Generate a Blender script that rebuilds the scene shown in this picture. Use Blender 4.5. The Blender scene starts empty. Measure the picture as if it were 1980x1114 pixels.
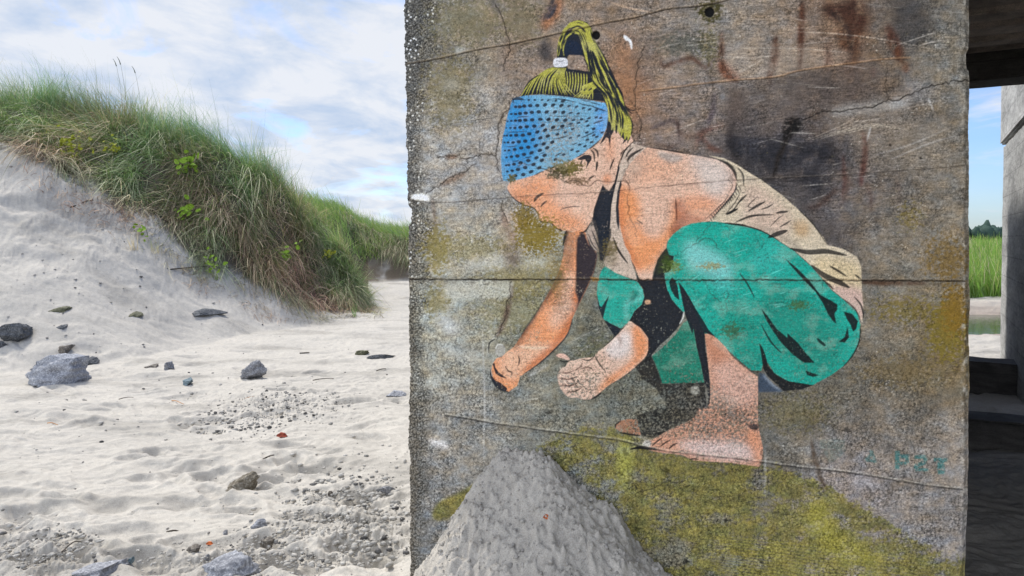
import bpy, math, random
import numpy as np
from mathutils import Vector, Matrix, noise as mnoise

# ---------------------------------------------------------------- camera, sky, sun, exposure
scn = bpy.context.scene
C = scn.collection
F = 1430.0                       # focal length in pixels of the 1980 px wide photograph
PITCH = math.radians(1.5)
HORIZON = 460.0
CY0 = HORIZON + F * math.tan(PITCH)
cam = bpy.data.cameras.new('camera'); camo = bpy.data.objects.new('camera', cam); C.objects.link(camo)
cam.sensor_width = 36.0; cam.lens = 36.0 * F / 1980.0
cam.shift_y = -(557.0 - CY0) / 1980.0
cam.clip_start = 0.05; cam.clip_end = 4000
camo.location = (0, 0, 0); camo.rotation_euler = (math.radians(90) - PITCH, 0, 0)
scn.camera = camo

SUN_EL, SUN_AZ = math.radians(50), math.radians(-28)      # azimuth measured from +Y towards +X
sdir = Vector((math.sin(SUN_AZ) * math.cos(SUN_EL), math.cos(SUN_AZ) * math.cos(SUN_EL), math.sin(SUN_EL)))
sun = bpy.data.lights.new('sun', 'SUN'); sun.energy = 3.3; sun.angle = math.radians(9); sun.color = (1.0, 0.965, 0.91)
suno = bpy.data.objects.new('sun', sun); C.objects.link(suno)
suno.rotation_euler = sdir.to_track_quat('Z', 'Y').to_euler()

scn.view_settings.view_transform = 'Standard'; scn.view_settings.look = 'None'
scn.view_settings.gamma = 1.0; scn.view_settings.use_curve_mapping = False
scn.view_settings.exposure = 0.55

def N(nt, typ, **kw):
    n = nt.nodes.new(typ)
    for k, v in kw.items():
        if k in n.inputs: n.inputs[k].default_value = v
        else: setattr(n, k, v)
    return n
def ramp(nt, src, stops, interp='LINEAR'):
    r = nt.nodes.new('ShaderNodeValToRGB'); r.color_ramp.interpolation = interp
    el = r.color_ramp.elements
    while len(el) < len(stops): el.new(0.5)
    for e, (p, c) in zip(el, stops):
        e.position = p; e.color = (c, c, c, 1) if not hasattr(c, '__len__') else (*c, 1)
    nt.links.new(src, r.inputs[0]); return r.outputs[0]
def mixc(nt, fac, a, b, blend='MIX'):
    m = nt.nodes.new('ShaderNodeMix'); m.data_type = 'RGBA'; m.blend_type = blend
    for sock, v in ((m.inputs[0], fac), (m.inputs[6], a), (m.inputs[7], b)):
        if hasattr(v, 'is_output'): nt.links.new(v, sock)
        elif hasattr(v, '__len__'): sock.default_value = (*v, 1)
        else: sock.default_value = v if sock == m.inputs[0] else (v, v, v, 1)
    return m.outputs[2]
def math_(nt, op, a, b=0.0, c=0.0):
    m = nt.nodes.new('ShaderNodeMath'); m.operation = op
    for s, v in zip(m.inputs, (a, b, c)):
        if hasattr(v, 'is_output'): nt.links.new(v, s)
        else: s.default_value = v
    return m.outputs[0]

world = bpy.data.worlds.new('World'); scn.world = world; world.use_nodes = True
nt = world.node_tree; nt.nodes.clear()
out = nt.nodes.new('ShaderNodeOutputWorld'); bg = nt.nodes.new('ShaderNodeBackground')
sky = nt.nodes.new('ShaderNodeTexSky'); sky.sky_type = 'NISHITA'; sky.sun_disc = False
sky.sun_elevation = SUN_EL; sky.sun_rotation = SUN_AZ; sky.air_density = 1.0; sky.dust_density = 0.6; sky.ozone_density = 2.0
tc = nt.nodes.new('ShaderNodeTexCoord'); sp = nt.nodes.new('ShaderNodeSeparateXYZ')
nt.links.new(tc.outputs['Generated'], sp.inputs[0])
zz = math_(nt, 'ADD', math_(nt, 'MAXIMUM', sp.outputs[2], 0.0), 0.16)
cb = nt.nodes.new('ShaderNodeCombineXYZ')
nt.links.new(math_(nt, 'DIVIDE', sp.outputs[0], zz), cb.inputs[0])
nt.links.new(math_(nt, 'DIVIDE', sp.outputs[1], zz), cb.inputs[1])
n1 = N(nt, 'ShaderNodeTexNoise', Scale=1.25, Detail=10.0, Roughness=0.58, Distortion=0.6)
mp = nt.nodes.new('ShaderNodeMapping'); mp.inputs['Location'].default_value = (3.7, 1.9, 0.0); mp.inputs['Scale'].default_value = (1.15, 0.9, 1)
mp.inputs['Rotation'].default_value = (0, 0, -0.55)
nt.links.new(cb.outputs[0], mp.inputs[0]); nt.links.new(mp.outputs[0], n1.inputs['Vector'])
n2 = N(nt, 'ShaderNodeTexNoise', Scale=2.6, Detail=7.0, Roughness=0.6, Distortion=0.3)
nt.links.new(mp.outputs[0], n2.inputs['Vector'])
# more cloud to the left and overhead, clearer towards the right
bias = math_(nt, 'MULTIPLY_ADD', sp.outputs[0], -0.22, 0.0)
cf = math_(nt, 'ADD', n1.outputs[0], bias)
cfac = ramp(nt, cf, ((0.42, 0.06), (0.545, 0.97)))
shade = ramp(nt, n2.outputs[0], ((0.33, (0.60, 0.73, 0.94)), (0.58, (0.96, 0.99, 1.05))))
skys = nt.nodes.new('ShaderNodeVectorMath'); skys.operation = 'MULTIPLY'; skys.inputs[1].default_value = (0.070, 0.086, 0.116)
nt.links.new(sky.outputs[0], skys.inputs[0])
cl = nt.nodes.new('ShaderNodeVectorMath'); cl.operation = 'SCALE'
nt.links.new(shade, cl.inputs[0])
# clouds behind the camera, out of view, brightened to light the pier face
side = math_(nt, 'MULTIPLY_ADD', sp.outputs[1], -0.9, 1.0)
nt.links.new(math_(nt, 'MAXIMUM', side, 0.60), cl.inputs['Scale'])
nt.links.new(mixc(nt, cfac, skys.outputs[0], cl.outputs[0]), bg.inputs[0])
bg.inputs[1].default_value = 1.0
nt.links.new(bg.outputs[0], out.inputs[0])

# ---------------------------------------------------------------- helpers
rng = np.random.default_rng(7); random.seed(7)
def project(x, y, z):
    c, s = math.cos(PITCH), math.sin(PITCH)
    D = y * c - z * s; U = y * s + z * c
    return 990 + F * x / D, CY0 - F * U / D
def ray(px, py):
    c, s = math.cos(PITCH), math.sin(PITCH)
    u = (px - 990) / F; v = (CY0 - py) / F
    return np.array([u, c + v * s, -s + v * c])
def lin(c):
    c = np.asarray(c, float) / 255.0
    return np.where(c <= 0.04045, c / 12.92, ((c + 0.055) / 1.055) ** 2.4)
def smooth(a, b, x):
    t = np.clip((x - a) / (b - a), 0, 1); return t * t * (3 - 2 * t)
def _h(ix, iy, s):
    h = (ix.astype(np.int64) * 374761393 + iy.astype(np.int64) * 668265263 + s * 1274126177) & 0xffffffff
    h = ((h ^ (h >> 13)) * 1274126177) & 0xffffffff
    h = ((h ^ (h >> 16)) * 2246822519) & 0xffffffff
    return ((h ^ (h >> 15)) & 0xffffff) / float(0x1000000)
def vn(x, y, s=0):
    """gradient noise, about -1..1"""
    ix = np.floor(x); iy = np.floor(y); fx = x - ix; fy = y - iy
    ux = fx * fx * fx * (fx * (fx * 6 - 15) + 10); uy = fy * fy * fy * (fy * (fy * 6 - 15) + 10)
    def g(dx, dy):
        a = _h(ix + dx, iy + dy, s) * 2 * math.pi
        return np.cos(a) * (fx - dx) + np.sin(a) * (fy - dy)
    a, b, c, d = g(0, 0), g(1, 0), g(0, 1), g(1, 1)
    return ((a + (b - a) * ux) * (1 - uy) + (c + (d - c) * ux) * uy) * 1.5
def fbm(x, y, o=4, s=0, r=0.5):
    t = 0; a = 1.0; n = 0
    for k in range(o):
        t = t + a * vn(x * 2 ** k + 13.7 * k, y * 2 ** k - 7.3 * k, s + k); n += a; a *= r
    return t / n * 1.3
def worley(x, y, s=0):
    ix = np.floor(x); iy = np.floor(y)
    f1 = np.full(x.shape, 9.0); f2 = np.full(x.shape, 9.0)
    for dx in (-1, 0, 1):
        for dy in (-1, 0, 1):
            cx, cy = ix + dx, iy + dy
            d = np.hypot(cx + _h(cx, cy, s) - x, cy + _h(cx, cy, s + 51) - y)
            f2 = np.minimum(f2, np.maximum(d, f1)); f1 = np.minimum(f1, d)
    return f1, f2
def gblur(a, s):
    if s <= 0: return a
    if a.size > 300000:
        r_, c_ = np.flatnonzero(a.any(1)), np.flatnonzero(a.any(0))
        if len(r_) == 0: return a
        q = int(3 * s) + 3; y0, y1, x0, x1 = max(r_[0] - q, 0), r_[-1] + q, max(c_[0] - q, 0), c_[-1] + q
        if (r_[-1] - r_[0]) * (c_[-1] - c_[0]) < a.size * 0.5:
            o = np.zeros(a.shape); o[y0:y1, x0:x1] = _gb(a[y0:y1, x0:x1], s); return o
    return _gb(a, s)
def _gb(a, s):
    k = np.arange(-int(3 * s) - 1, int(3 * s) + 2); w = np.exp(-k * k / (2 * s * s)); w /= w.sum()
    r = len(k) // 2
    p = np.pad(a, ((r, r), (0, 0)), 'edge')
    o = np.zeros(a.shape)
    for i, wi in enumerate(w): o += wi * p[i:i + a.shape[0]]
    p = np.pad(o, ((0, 0), (r, r)), 'edge'); o = np.zeros(a.shape)
    for i, wi in enumerate(w): o += wi * p[:, i:i + a.shape[1]]
    return o

def mesh_np(name, co, faces, mat=None, col=None, parent=None, smooth_=True, normals=None, attrs=None):
    """co (n,3); faces (m,3|4) array or list of lists"""
    me = bpy.data.meshes.new(name)
    if isinstance(faces, np.ndarray):
        k = faces.shape[1]; m = len(faces)
        me.vertices.add(len(co)); me.vertices.foreach_set('co', np.ascontiguousarray(co, np.float32).ravel())
        me.loops.add(m * k); me.loops.foreach_set('vertex_index', np.ascontiguousarray(faces, np.int32).ravel())
        me.polygons.add(m); me.polygons.foreach_set('loop_start', np.arange(0, m * k, k, dtype=np.int32))
        me.polygons.foreach_set('loop_total', np.full(m, k, np.int32))
        me.update(calc_edges=True)
    else:
        me.from_pydata([tuple(v) for v in co], [], faces); me.update()
    if smooth_: me.polygons.foreach_set('use_smooth', np.ones(len(me.polygons), bool))
    if col is not None:
        a = me.color_attributes.new('Col', 'FLOAT_COLOR', 'POINT')
        c4 = np.ones((len(co), 4), np.float32); c4[:, :3] = col
        a.data.foreach_set('color', c4.ravel())
    for k_, v_ in (attrs or {}).items():
        a = me.attributes.new(k_, 'FLOAT', 'POINT'); a.data.foreach_set('value', np.ascontiguousarray(v_, np.float32))
    if normals is not None:
        me.normals_split_custom_set_from_vertices(np.ascontiguousarray(normals, np.float32))
    if mat: me.materials.append(mat)
    o = bpy.data.objects.new(name, me); C.objects.link(o)
    if parent is not None: o.parent = parent
    return o
def tag(o, label=None, cat=None, group=None, kind=None):
    if label: o['label'] = label
    if cat: o['category'] = cat
    if group: o['group'] = group
    if kind: o['kind'] = kind
    return o
def empty(name, loc=(0, 0, 0), rz=0):
    o = bpy.data.objects.new(name, None); C.objects.link(o); o.location = loc; o.rotation_euler = (0, 0, rz)
    o.empty_display_size = 0.1; return o
def grid_faces(r, c):
    i = np.arange((r - 1) * c).reshape(r - 1, c)[:, :-1].ravel()
    return np.stack([i, i + 1, i + 1 + c, i + c], 1)
def mat(name, rough=0.85, spec=0.3):
    m = bpy.data.materials.new(name); m.use_nodes = True
    b = m.node_tree.nodes['Principled BSDF']; b.inputs['Roughness'].default_value = rough
    b.inputs['Specular IOR Level'].default_value = spec
    return m, m.node_tree, b
def bump(nt, b, src, strength, dist, prev=None):
    n = nt.nodes.new('ShaderNodeBump'); n.inputs['Strength'].default_value = strength; n.inputs['Distance'].default_value = dist
    nt.links.new(src, n.inputs['Height'])
    if prev: nt.links.new(prev, n.inputs['Normal'])
    nt.links.new(n.outputs[0], b.inputs['Normal']); return n.outputs[0]

# ---------------------------------------------------------------- materials
def concrete_mat(name, base=None, grain=340.0, amp=0.35, bdist=0.0016):
    m, nt, b = mat(name, 0.88, 0.25)
    tc = nt.nodes.new('ShaderNodeTexCoord')
    if base is None:
        ca = nt.nodes.new('ShaderNodeAttribute'); ca.attribute_name = 'Col'; src = ca.outputs['Color']
    else:
        mpz = nt.nodes.new('ShaderNodeMapping'); mpz.inputs['Scale'].default_value = (0.8, 0.8, 2.6); nt.links.new(tc.outputs['Object'], mpz.inputs[0])
        n0 = N(nt, 'ShaderNodeTexNoise', Scale=1.6, Detail=9.0, Roughness=0.65); nt.links.new(mpz.outputs[0], n0.inputs['Vector'])
        n3 = N(nt, 'ShaderNodeTexNoise', Scale=12.0, Detail=8.0, Roughness=0.7); nt.links.new(mpz.outputs[0], n3.inputs['Vector'])
        src = mixc(nt, ramp(nt, n0.outputs[0], ((0.35, 0), (0.65, 1))), [v * 0.6 for v in base], [v * 1.2 for v in base])
        src = mixc(nt, 1.0, src, ramp(nt, n3.outputs[0], ((0.3, 0.6), (0.62, 1.15))), 'MULTIPLY')
        sz = nt.nodes.new('ShaderNodeSeparateXYZ'); nt.links.new(tc.outputs['Object'], sz.inputs[0])     # formwork board joints
        fr_ = math_(nt, 'FRACT', math_(nt, 'ADD', math_(nt, 'MULTIPLY', sz.outputs[2], 4.3), math_(nt, 'MULTIPLY', n3.outputs[0], 0.10)))
        src = mixc(nt, 1.0, src, ramp(nt, fr_, ((0.0, 0.5), (0.05, 1.0))), 'MULTIPLY')
    g = N(nt, 'ShaderNodeTexNoise', Scale=grain, Detail=3.0, Roughness=0.7); nt.links.new(tc.outputs['Object'], g.inputs['Vector'])
    gg = ramp(nt, g.outputs[0], ((0.3, 1 - amp), (0.7, 1 + amp)))
    nt.links.new(mixc(nt, 1.0, src, gg, 'MULTIPLY'), b.inputs['Base Color'])
    bump(nt, b, g.outputs[0], 0.9, bdist)
    return m
M_wall = concrete_mat('weathered_concrete_paint')
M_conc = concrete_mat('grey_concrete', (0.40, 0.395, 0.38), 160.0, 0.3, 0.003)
M_dark = concrete_mat('dark_concrete', (0.13, 0.12, 0.11), 160.0, 0.3, 0.004)  # darker base colour for the beam, deck slab and sills
M_boards = concrete_mat('tarred_timber_boards', (0.50, 0.42, 0.36), 160.0, 0.35, 0.004)

def sand_mat():
    m, nt, b = mat('pale_sand', 0.95, 0.12)
    tc = nt.nodes.new('ShaderNodeTexCoord')
    ca = nt.nodes.new('ShaderNodeAttribute'); ca.attribute_name = 'Col'
    g = N(nt, 'ShaderNodeTexNoise', Scale=260.0, Detail=3.0, Roughness=0.75); nt.links.new(tc.outputs['Object'], g.inputs['Vector'])
    g2 = N(nt, 'ShaderNodeTexNoise', Scale=22.0, Detail=8.0, Roughness=0.65); nt.links.new(tc.outputs['Object'], g2.inputs['Vector'])
    s = mixc(nt, 1.0, ca.outputs['Color'], ramp(nt, g.outputs[0], ((0.3, 0.72), (0.7, 1.28))), 'MULTIPLY')
    s = mixc(nt, 1.0, s, ramp(nt, g2.outputs[0], ((0.3, 0.88), (0.7, 1.1))), 'MULTIPLY')
    nt.links.new(s, b.inputs['Base Color'])
    p = bump(nt, b, g2.outputs[0], 0.7, 0.012); bump(nt, b, g.outputs[0], 0.6, 0.003, p)
    return m
M_sand = sand_mat()
def blade_mat(name, trans=0.35):
    m, nt, b = mat(name, 0.6, 0.3)
    ca = nt.nodes.new('ShaderNodeAttribute'); ca.attribute_name = 'Col'
    nt.links.new(ca.outputs['Color'], b.inputs['Base Color'])
    t = nt.nodes.new('ShaderNodeBsdfTranslucent'); nt.links.new(ca.outputs['Color'], t.inputs[0])
    mx = nt.nodes.new('ShaderNodeMixShader'); mx.inputs[0].default_value = trans
    o = nt.nodes['Material Output']
    nt.links.new(b.outputs[0], mx.inputs[1]); nt.links.new(t.outputs[0], mx.inputs[2]); nt.links.new(mx.outputs[0], o.inputs[0])
    return m
M_blade = blade_mat('grass_blades')
M_leaf = blade_mat('green_leaves', 0.4)
# ---------------------------------------------------------------- ground as one polar sheet
def th(px): return math.atan2((px - 990) / F, 1.0)
_T = []   # rows: theta, list of (distance, z)
def zrow(px, pts):
    """pts = (forward distance d, image height y or ('z', z)); stored by angle and radius"""
    a = th(px); row = []
    for d, v in pts:
        z = v[1] if isinstance(v, tuple) else (HORIZON - v) / F * d
        row.append((d / math.cos(a), z))
    _T.append((a, row))
#            foot                 grass line    crest          behind crest        far
FLAT = ('z', -1.52)
def dune(px, f, g, c, b=None, far=None):
    pts = [(f, FLAT), g, c]
    pts.append(b or (c[0] + 3.0, ('z', (HORIZON - c[1]) / F * c[0] - 0.5)))
    pts.append(far or (40, ('z', 0.3)))
    zrow(px, pts)
dune(-700, 9.0, (12.5, 240), (14.5, 190))
dune(-150, 8.6, (12.8, 262), (15.0, 200))
dune(0,   8.4, (12.8, 278), (15.0, 207))
dune(80,  8.6, (12.8, 300), (15.0, 212))
dune(150, 8.8, (12.7, 345), (15.0, 222))
dune(260, 9.4, (12.7, 410), (15.0, 238))
dune(400, 10.6, (12.9, 508), (15.3, 280))
dune(520, 12.0, (13.4, 563), (15.8, 345))
dune(600, 12.8, (13.9, 597), (16.2, 415), (19.5, 430), (24, 400))
dune(660, 13.2, (14.3, 602), (16.3, 480), (19.5, 520), (24, 412))
dune(705, 13.4, (14.5, 606), (16.4, 580), (21.0, 548), (24, 440))
dune(740, 13.4, (14.7, 606), (16.5, 592), (21.3, 548), (23.6, 455))
dune(784, 13.4, (14.7, 606), (16.5, 592), (21.6, 545), (23.4, 463))
dune(1000, 13.4, (14.7, 606), (16.5, 592), (22, 545), (24, 462))
zrow(1500, [(9, FLAT), (13, ('z', -1.6)), (17, ('z', -1.6)), (21, ('z', -1.5)), (26, ('z', -1.0))])
zrow(1750, [(8, ('z', -1.58)), (12.4, ('z', -1.64)), (14.2, ('z', -1.98)), (16.0, ('z', -1.98)), (18.2, ('z', -1.62))])
zrow(2100, [(8, ('z', -1.58)), (12.4, ('z', -1.64)), (14.2, ('z', -1.98)), (16.0, ('z', -1.98)), (18.2, ('z', -1.62))])
zrow(3200, [(8, ('z', -1.58)), (12.4, ('z', -1.64)), (14.2, ('z', -1.98)), (16.0, ('z', -1.98)), (18.2, ('z', -1.62))])
_A = np.array([t[0] for t in _T]); _R = np.array([[p[0] for p in t[1]] for t in _T]); _Z = np.array([[p[1] for p in t[1]] for t in _T])
def knots(a):
    """smoothly blended knot radii and heights for each angle"""
    a = np.clip(a, _A[0], _A[-1]); i = np.clip(np.searchsorted(_A, a) - 1, 0, len(_A) - 2)
    t = (a - _A[i]) / (_A[i + 1] - _A[i]); t = t * t * (3 - 2 * t) * 0.5 + t * 0.5
    return _R[i] + (_R[i + 1] - _R[i]) * t[:, None], _Z[i] + (_Z[i + 1] - _Z[i]) * t[:, None]
# pier frame: PA along the face (to the right), PB into the depth
PA = np.array([0.875, -0.483]); PA = PA / np.linalg.norm(PA); PB = np.array([-PA[1], PA[0]])
P0 = np.array([-0.416, 2.911])
def pl(a, b): return P0 + PA * a + PB * b
random.seed(11)
DENTS = []
for k in range(150):
    px = random.uniform(-60, 785); py = 1114 - 440 * random.random() ** 1.25
    DENTS.append((px, py, random.uniform(0.10, 0.22), random.uniform(0.018, 0.045), random.uniform(-0.9, 0.9)))
def H(x, y, detail=True):
    shp = np.shape(x); x = np.atleast_1d(np.asarray(x, float)).ravel(); y = np.atleast_1d(np.asarray(y, float)).ravel()
    r = np.hypot(x, y); a = np.arctan2(x, y)
    back = smooth(1.25, 1.9, np.abs(a))
    K, Z = knots(a)
    wob = fbm(x * 0.45, y * 0.45, 3, 91) * 0.35
    rr = r + wob
    z = np.full(r.shape, -1.56)
    z = np.where(rr < K[:, 0], -1.56 + (Z[:, 0] + 1.56) * np.clip(rr / K[:, 0], 0, 1) ** 2, z)
    for i in range(4):
        t = np.clip((rr - K[:, i]) / (K[:, i + 1] - K[:, i]), 0, 1)
        e = (t * t * (3 - 2 * t)) if i else (t ** 1.6 * 0.75 + t * 0.25)
        e = 0.55 * e + 0.45 * t
        z = np.where(rr >= K[:, i], Z[:, i] + (Z[:, i + 1] - Z[:, i]) * e, z)
    beyond = rr > K[:, 4]
    farz = np.where(a > th(1600), -1.62 + 0.7 * smooth(20, 45, r), Z[:, 4] * np.exp(-(r - K[:, 4]).clip(0, 200) / 40))
    z = np.where(beyond, farz, z)
    z = z * (1 - back) + (-1.6) * back
    z = np.where(r > 60, z + (-1.0 - z) * smooth(60, 160, r), z)
    if detail:
        near = 1 - smooth(25, 45, r)
        wx = x + 0.25 * fbm(x * 1.3, y * 1.3, 2, 3); wy = y + 0.25 * fbm(x * 1.3 + 9, y * 1.3, 2, 5)
        rough_slope = smooth(-1.3, 0.4, z)
        z = z + near * (0.05 * fbm(wx * 0.55, wy * 0.75, 3, 21) + 0.030 * fbm(wx * 1.5 - wy * 0.5, wy * 3.2, 4, 31)
                        + 0.010 * (1 - np.abs(fbm(wx * 3.2, wy * 6.0, 3, 41)) * 2.2))
        z = z + near * 0.0045 * fbm(x * 14, y * 17, 3, 47)
        z = z + near * rough_slope * (0.055 * fbm(wx * 2.4, wy * 2.0, 4, 55) + 0.035 * np.abs(fbm(wx * 6, wy * 4.5, 4, 57)) + 0.012 * fbm(wx * 22, wy * 16, 3, 59))
        px_, py_ = project(x, np.maximum(y, 0.3), z)
        zone = np.maximum.reduce([np.exp(-(((px_ - 690) / 130) ** 2 + ((py_ - 1020) / 75) ** 2) * 1.2),
                                  0.9 * np.exp(-(((px_ - 520) / 130) ** 2 + ((py_ - 785) / 28) ** 2)),
                                  np.exp(-(((px_ - 75) / 110) ** 2 + ((py_ - 1070) / 55) ** 2)),
                                  0.8 * np.exp(-(((px_ - 400) / 110) ** 2 + ((py_ - 1090) / 40) ** 2))]) * (y > 1) * near
        z = z + zone * (0.055 * fbm(x * 4.2, y * 4.2, 4, 61) + 0.035 * np.abs(fbm(x * 13, y * 13, 4, 67)) + 0.012 * fbm(x * 50, y * 50, 3, 69))
    return z.reshape(shp) if shp else float(z[0])
def ground_hit(px, py):
    d = ray(px, py); best = None
    t = np.arange(2.0, 40, 0.01)
    z = H(d[0] * t, d[1] * t, False); zz = d[2] * t
    i = int(np.argmax(zz < z)); tt = t[i]
    return d[0] * tt, d[1] * tt, float(H(np.array([d[0] * tt]), np.array([d[1] * tt]))[0])
DENT = []
for px, py, s, dp, an in DENTS:
    x, y, z = ground_hit(px, py); DENT.append((x, y, s, dp, an))

def seg(*parts):
    o = []
    for a, b, n in parts: o.append(np.linspace(a, b, n, endpoint=False))
    return np.concatenate(o)
ang = seg((-math.pi, -0.75, 60), (-0.75, th(-40), 30), (th(-40), th(800), 560), (th(800), th(1860), 120), (th(1860), th(1990), 50), (th(1990), 1.2, 40), (1.2, math.pi, 40))
ang = np.append(ang, math.pi)
rad = np.concatenate([np.geomspace(0.05, 2.6, 14, endpoint=False), np.geomspace(2.6, 9.0, 620, endpoint=False),
                      np.geomspace(9.0, 26, 300, endpoint=False), np.geomspace(26, 2500, 60)])
Ag, Rg = np.meshgrid(ang, rad)
X = (Rg * np.sin(Ag)); Y = (Rg * np.cos(Ag))
Zg = H(X, Y)
for x, y, s, dp, an in DENT:
    ri = np.hypot(x, y); j0, j1 = np.searchsorted(rad, (ri - 0.5, ri + 0.5)); aa = math.atan2(x, y)
    i0, i1 = np.searchsorted(ang, (aa - 0.5 / ri, aa + 0.5 / ri))
    xs = X[j0:j1, i0:i1] - x; ys = Y[j0:j1, i0:i1] - y
    c_, s_ = math.cos(an), math.sin(an)
    q = np.sqrt(((xs * c_ + ys * s_) / s) ** 2 + ((-xs * s_ + ys * c_) / (s * 0.45)) ** 2)
    Zg[j0:j1, i0:i1] += dp * (-np.exp(-(q ** 2.6)) + 0.35 * np.exp(-((q - 1.35) / 0.3) ** 2))
# colour of the ground: pale sand, brown litter under the grass, green field beyond
K, Z = knots(Ag.ravel()); K = K.reshape(*Ag.shape, 5)
rw = Rg + fbm(X * 0.45, Y * 0.45, 3, 91) * 0.35
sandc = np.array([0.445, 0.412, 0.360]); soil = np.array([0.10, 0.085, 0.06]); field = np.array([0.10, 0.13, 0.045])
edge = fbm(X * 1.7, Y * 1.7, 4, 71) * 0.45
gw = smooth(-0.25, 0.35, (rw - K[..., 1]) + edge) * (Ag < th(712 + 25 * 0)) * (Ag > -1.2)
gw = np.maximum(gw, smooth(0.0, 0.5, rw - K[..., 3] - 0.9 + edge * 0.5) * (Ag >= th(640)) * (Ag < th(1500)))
col = sandc * (1 + 0.07 * fbm(X * 1.1, Y * 1.9, 4, 73))[..., None]
damp = smooth(0.05, 0.5, fbm(X * 0.6 + 4 - Y * 0.2, Y * 1.6, 5, 75)) * 0.22
col = col * (1 - damp)[..., None]
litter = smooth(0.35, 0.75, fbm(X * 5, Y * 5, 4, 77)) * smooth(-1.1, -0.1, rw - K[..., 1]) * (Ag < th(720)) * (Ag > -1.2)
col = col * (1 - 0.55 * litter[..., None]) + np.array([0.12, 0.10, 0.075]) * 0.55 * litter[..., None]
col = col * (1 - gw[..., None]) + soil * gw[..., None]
cut = smooth(0, 0.3, rw - K[..., 3]) * smooth(1.6, 0.8, rw - K[..., 3]) * (Ag > th(690)) * (Ag < th(1500)) * smooth(-0.9, 0.0, fbm(X * 2.5, Zg * 4, 4, 79))
col = col * (1 - 0.9 * cut[..., None]) + np.array([0.12, 0.088, 0.055]) * 0.9 * cut[..., None]
fw = smooth(18.8, 20.0, Rg * np.cos(Ag) + edge) * (Ag > th(1500)); fw = np.maximum(fw, smooth(30, 40, Rg))
col = col * (1 - fw[..., None]) + field * fw[..., None]
wet = smooth(11.9, 12.9, Rg * np.cos(Ag)) * smooth(19.5, 16.5, Rg * np.cos(Ag)) * (Ag > th(1600))
col = col * (1 - 0.45 * wet[..., None] * np.array([0.8, 1.0, 1.1]))
under_shade = smooth(1.80, 2.05, (X - P0[0]) * PA[0] + (Y - P0[1]) * PA[1]) * smooth(8.2, 7.6, (X - P0[0]) * PB[0] + (Y - P0[1]) * PB[1]) * smooth(-3, -2, (X - P0[0]) * PB[0] + (Y - P0[1]) * PB[1])  # under-bridge shade deepened in the sand colour itself
col = col * (1 - 0.32 * under_shade[..., None] * np.array([1.0, 0.98, 0.9]))
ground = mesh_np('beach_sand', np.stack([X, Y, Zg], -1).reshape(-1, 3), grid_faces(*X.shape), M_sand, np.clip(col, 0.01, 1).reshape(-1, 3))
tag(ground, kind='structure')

# water beyond the bridge
m, nt, b = mat('river_water', 0.06, 0.5); b.inputs['Base Color'].default_value = (0.03, 0.045, 0.02, 1)
tc = nt.nodes.new('ShaderNodeTexCoord'); g = N(nt, 'ShaderNodeTexNoise', Scale=9.0, Detail=4.0); nt.links.new(tc.outputs['Object'], g.inputs['Vector'])
bump(nt, b, g.outputs[0], 0.25, 0.02)
aw = np.linspace(th(1520), 1.15, 60); co = []
for q in (12.2, 18.0):
    for a_ in aw: co.append((q * math.tan(a_), q, -1.80))
tag(mesh_np('river_water', np.array(co), grid_faces(2, 60)[:, ::-1], m), kind='structure')

# ---------------------------------------------------------------- sand heap against the pier
hc = pl(0.545, -0.06)
n = 520; s_ = np.linspace(-1.45, 1.45, n); HX, HY = np.meshgrid(s_, np.linspace(-1.45, 0.35, 330))
wx = hc[0] + HX * PA[0] + HY * PB[0]; wy = hc[1] + HX * PA[1] + HY * PB[1]
rr = np.sqrt((np.sign(HX) * np.maximum(np.abs(HX) - 0.075, 0) * np.where(HX < 0, 2.25, 1.0)) ** 2 + (HY * 1.3) ** 2)
rr = rr + 0.05 * fbm(wx * 2.2, wy * 2.2, 3, 81)
hz = -0.775 - 0.88 * (np.sqrt(rr ** 2 + 0.07 ** 2) - 0.07) + 0.14 * smooth(0.4, 1.3, rr)
f1, f2 = worley(wx * 40 + 0.5 * fbm(wx * 30, wy * 30, 2, 8), wy * 40, 5)
f1b, _f = worley(wx * 30 + 0.9 * fbm(wx * 24, wy * 24, 3, 9), wy * 30 + 0.9 * fbm(wx * 24 + 5, wy * 24, 3, 10), 15)
lump = (1 - f1) * smooth(-0.2, 0.5, fbm(wx * 7, wy * 7, 3, 83))
hz += 0.030 * fbm(wx * 7, wy * 7, 4, 85) + 0.012 * lump + 0.030 * (0.75 - f1b) * smooth(-0.5, 0.3, fbm(wx * 5 + 3, wy * 5, 3, 84)) + 0.024 * np.abs(fbm(wx * 34, wy * 34, 4, 87)) + 0.010 * np.abs(fbm(wx * 80, wy * 80, 3, 86)) + 0.006 * fbm(wx * 100, wy * 100, 2, 88)
g0 = H(wx, wy, False)
edgef = smooth(1.45, 1.2, np.abs(HX)) * smooth(-1.45, -1.25, HY)
hz = np.where(edgef < 1, np.minimum(hz, g0 - 0.05 + (hz - g0) * edgef), hz)
hcol = np.array([0.43, 0.395, 0.345]) * (1 + 0.08 * fbm(wx * 6, wy * 6, 4, 89) + 0.05 * lump - 0.22 * f1b)[..., None]  # hollows between lumps darkened in colour, standing for crevice shade
heap = mesh_np('sand_heap', np.stack([wx, wy, hz], -1).reshape(-1, 3), grid_faces(*wx.shape), M_sand, hcol.reshape(-1, 3))
tag(heap, kind='structure')
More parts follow.
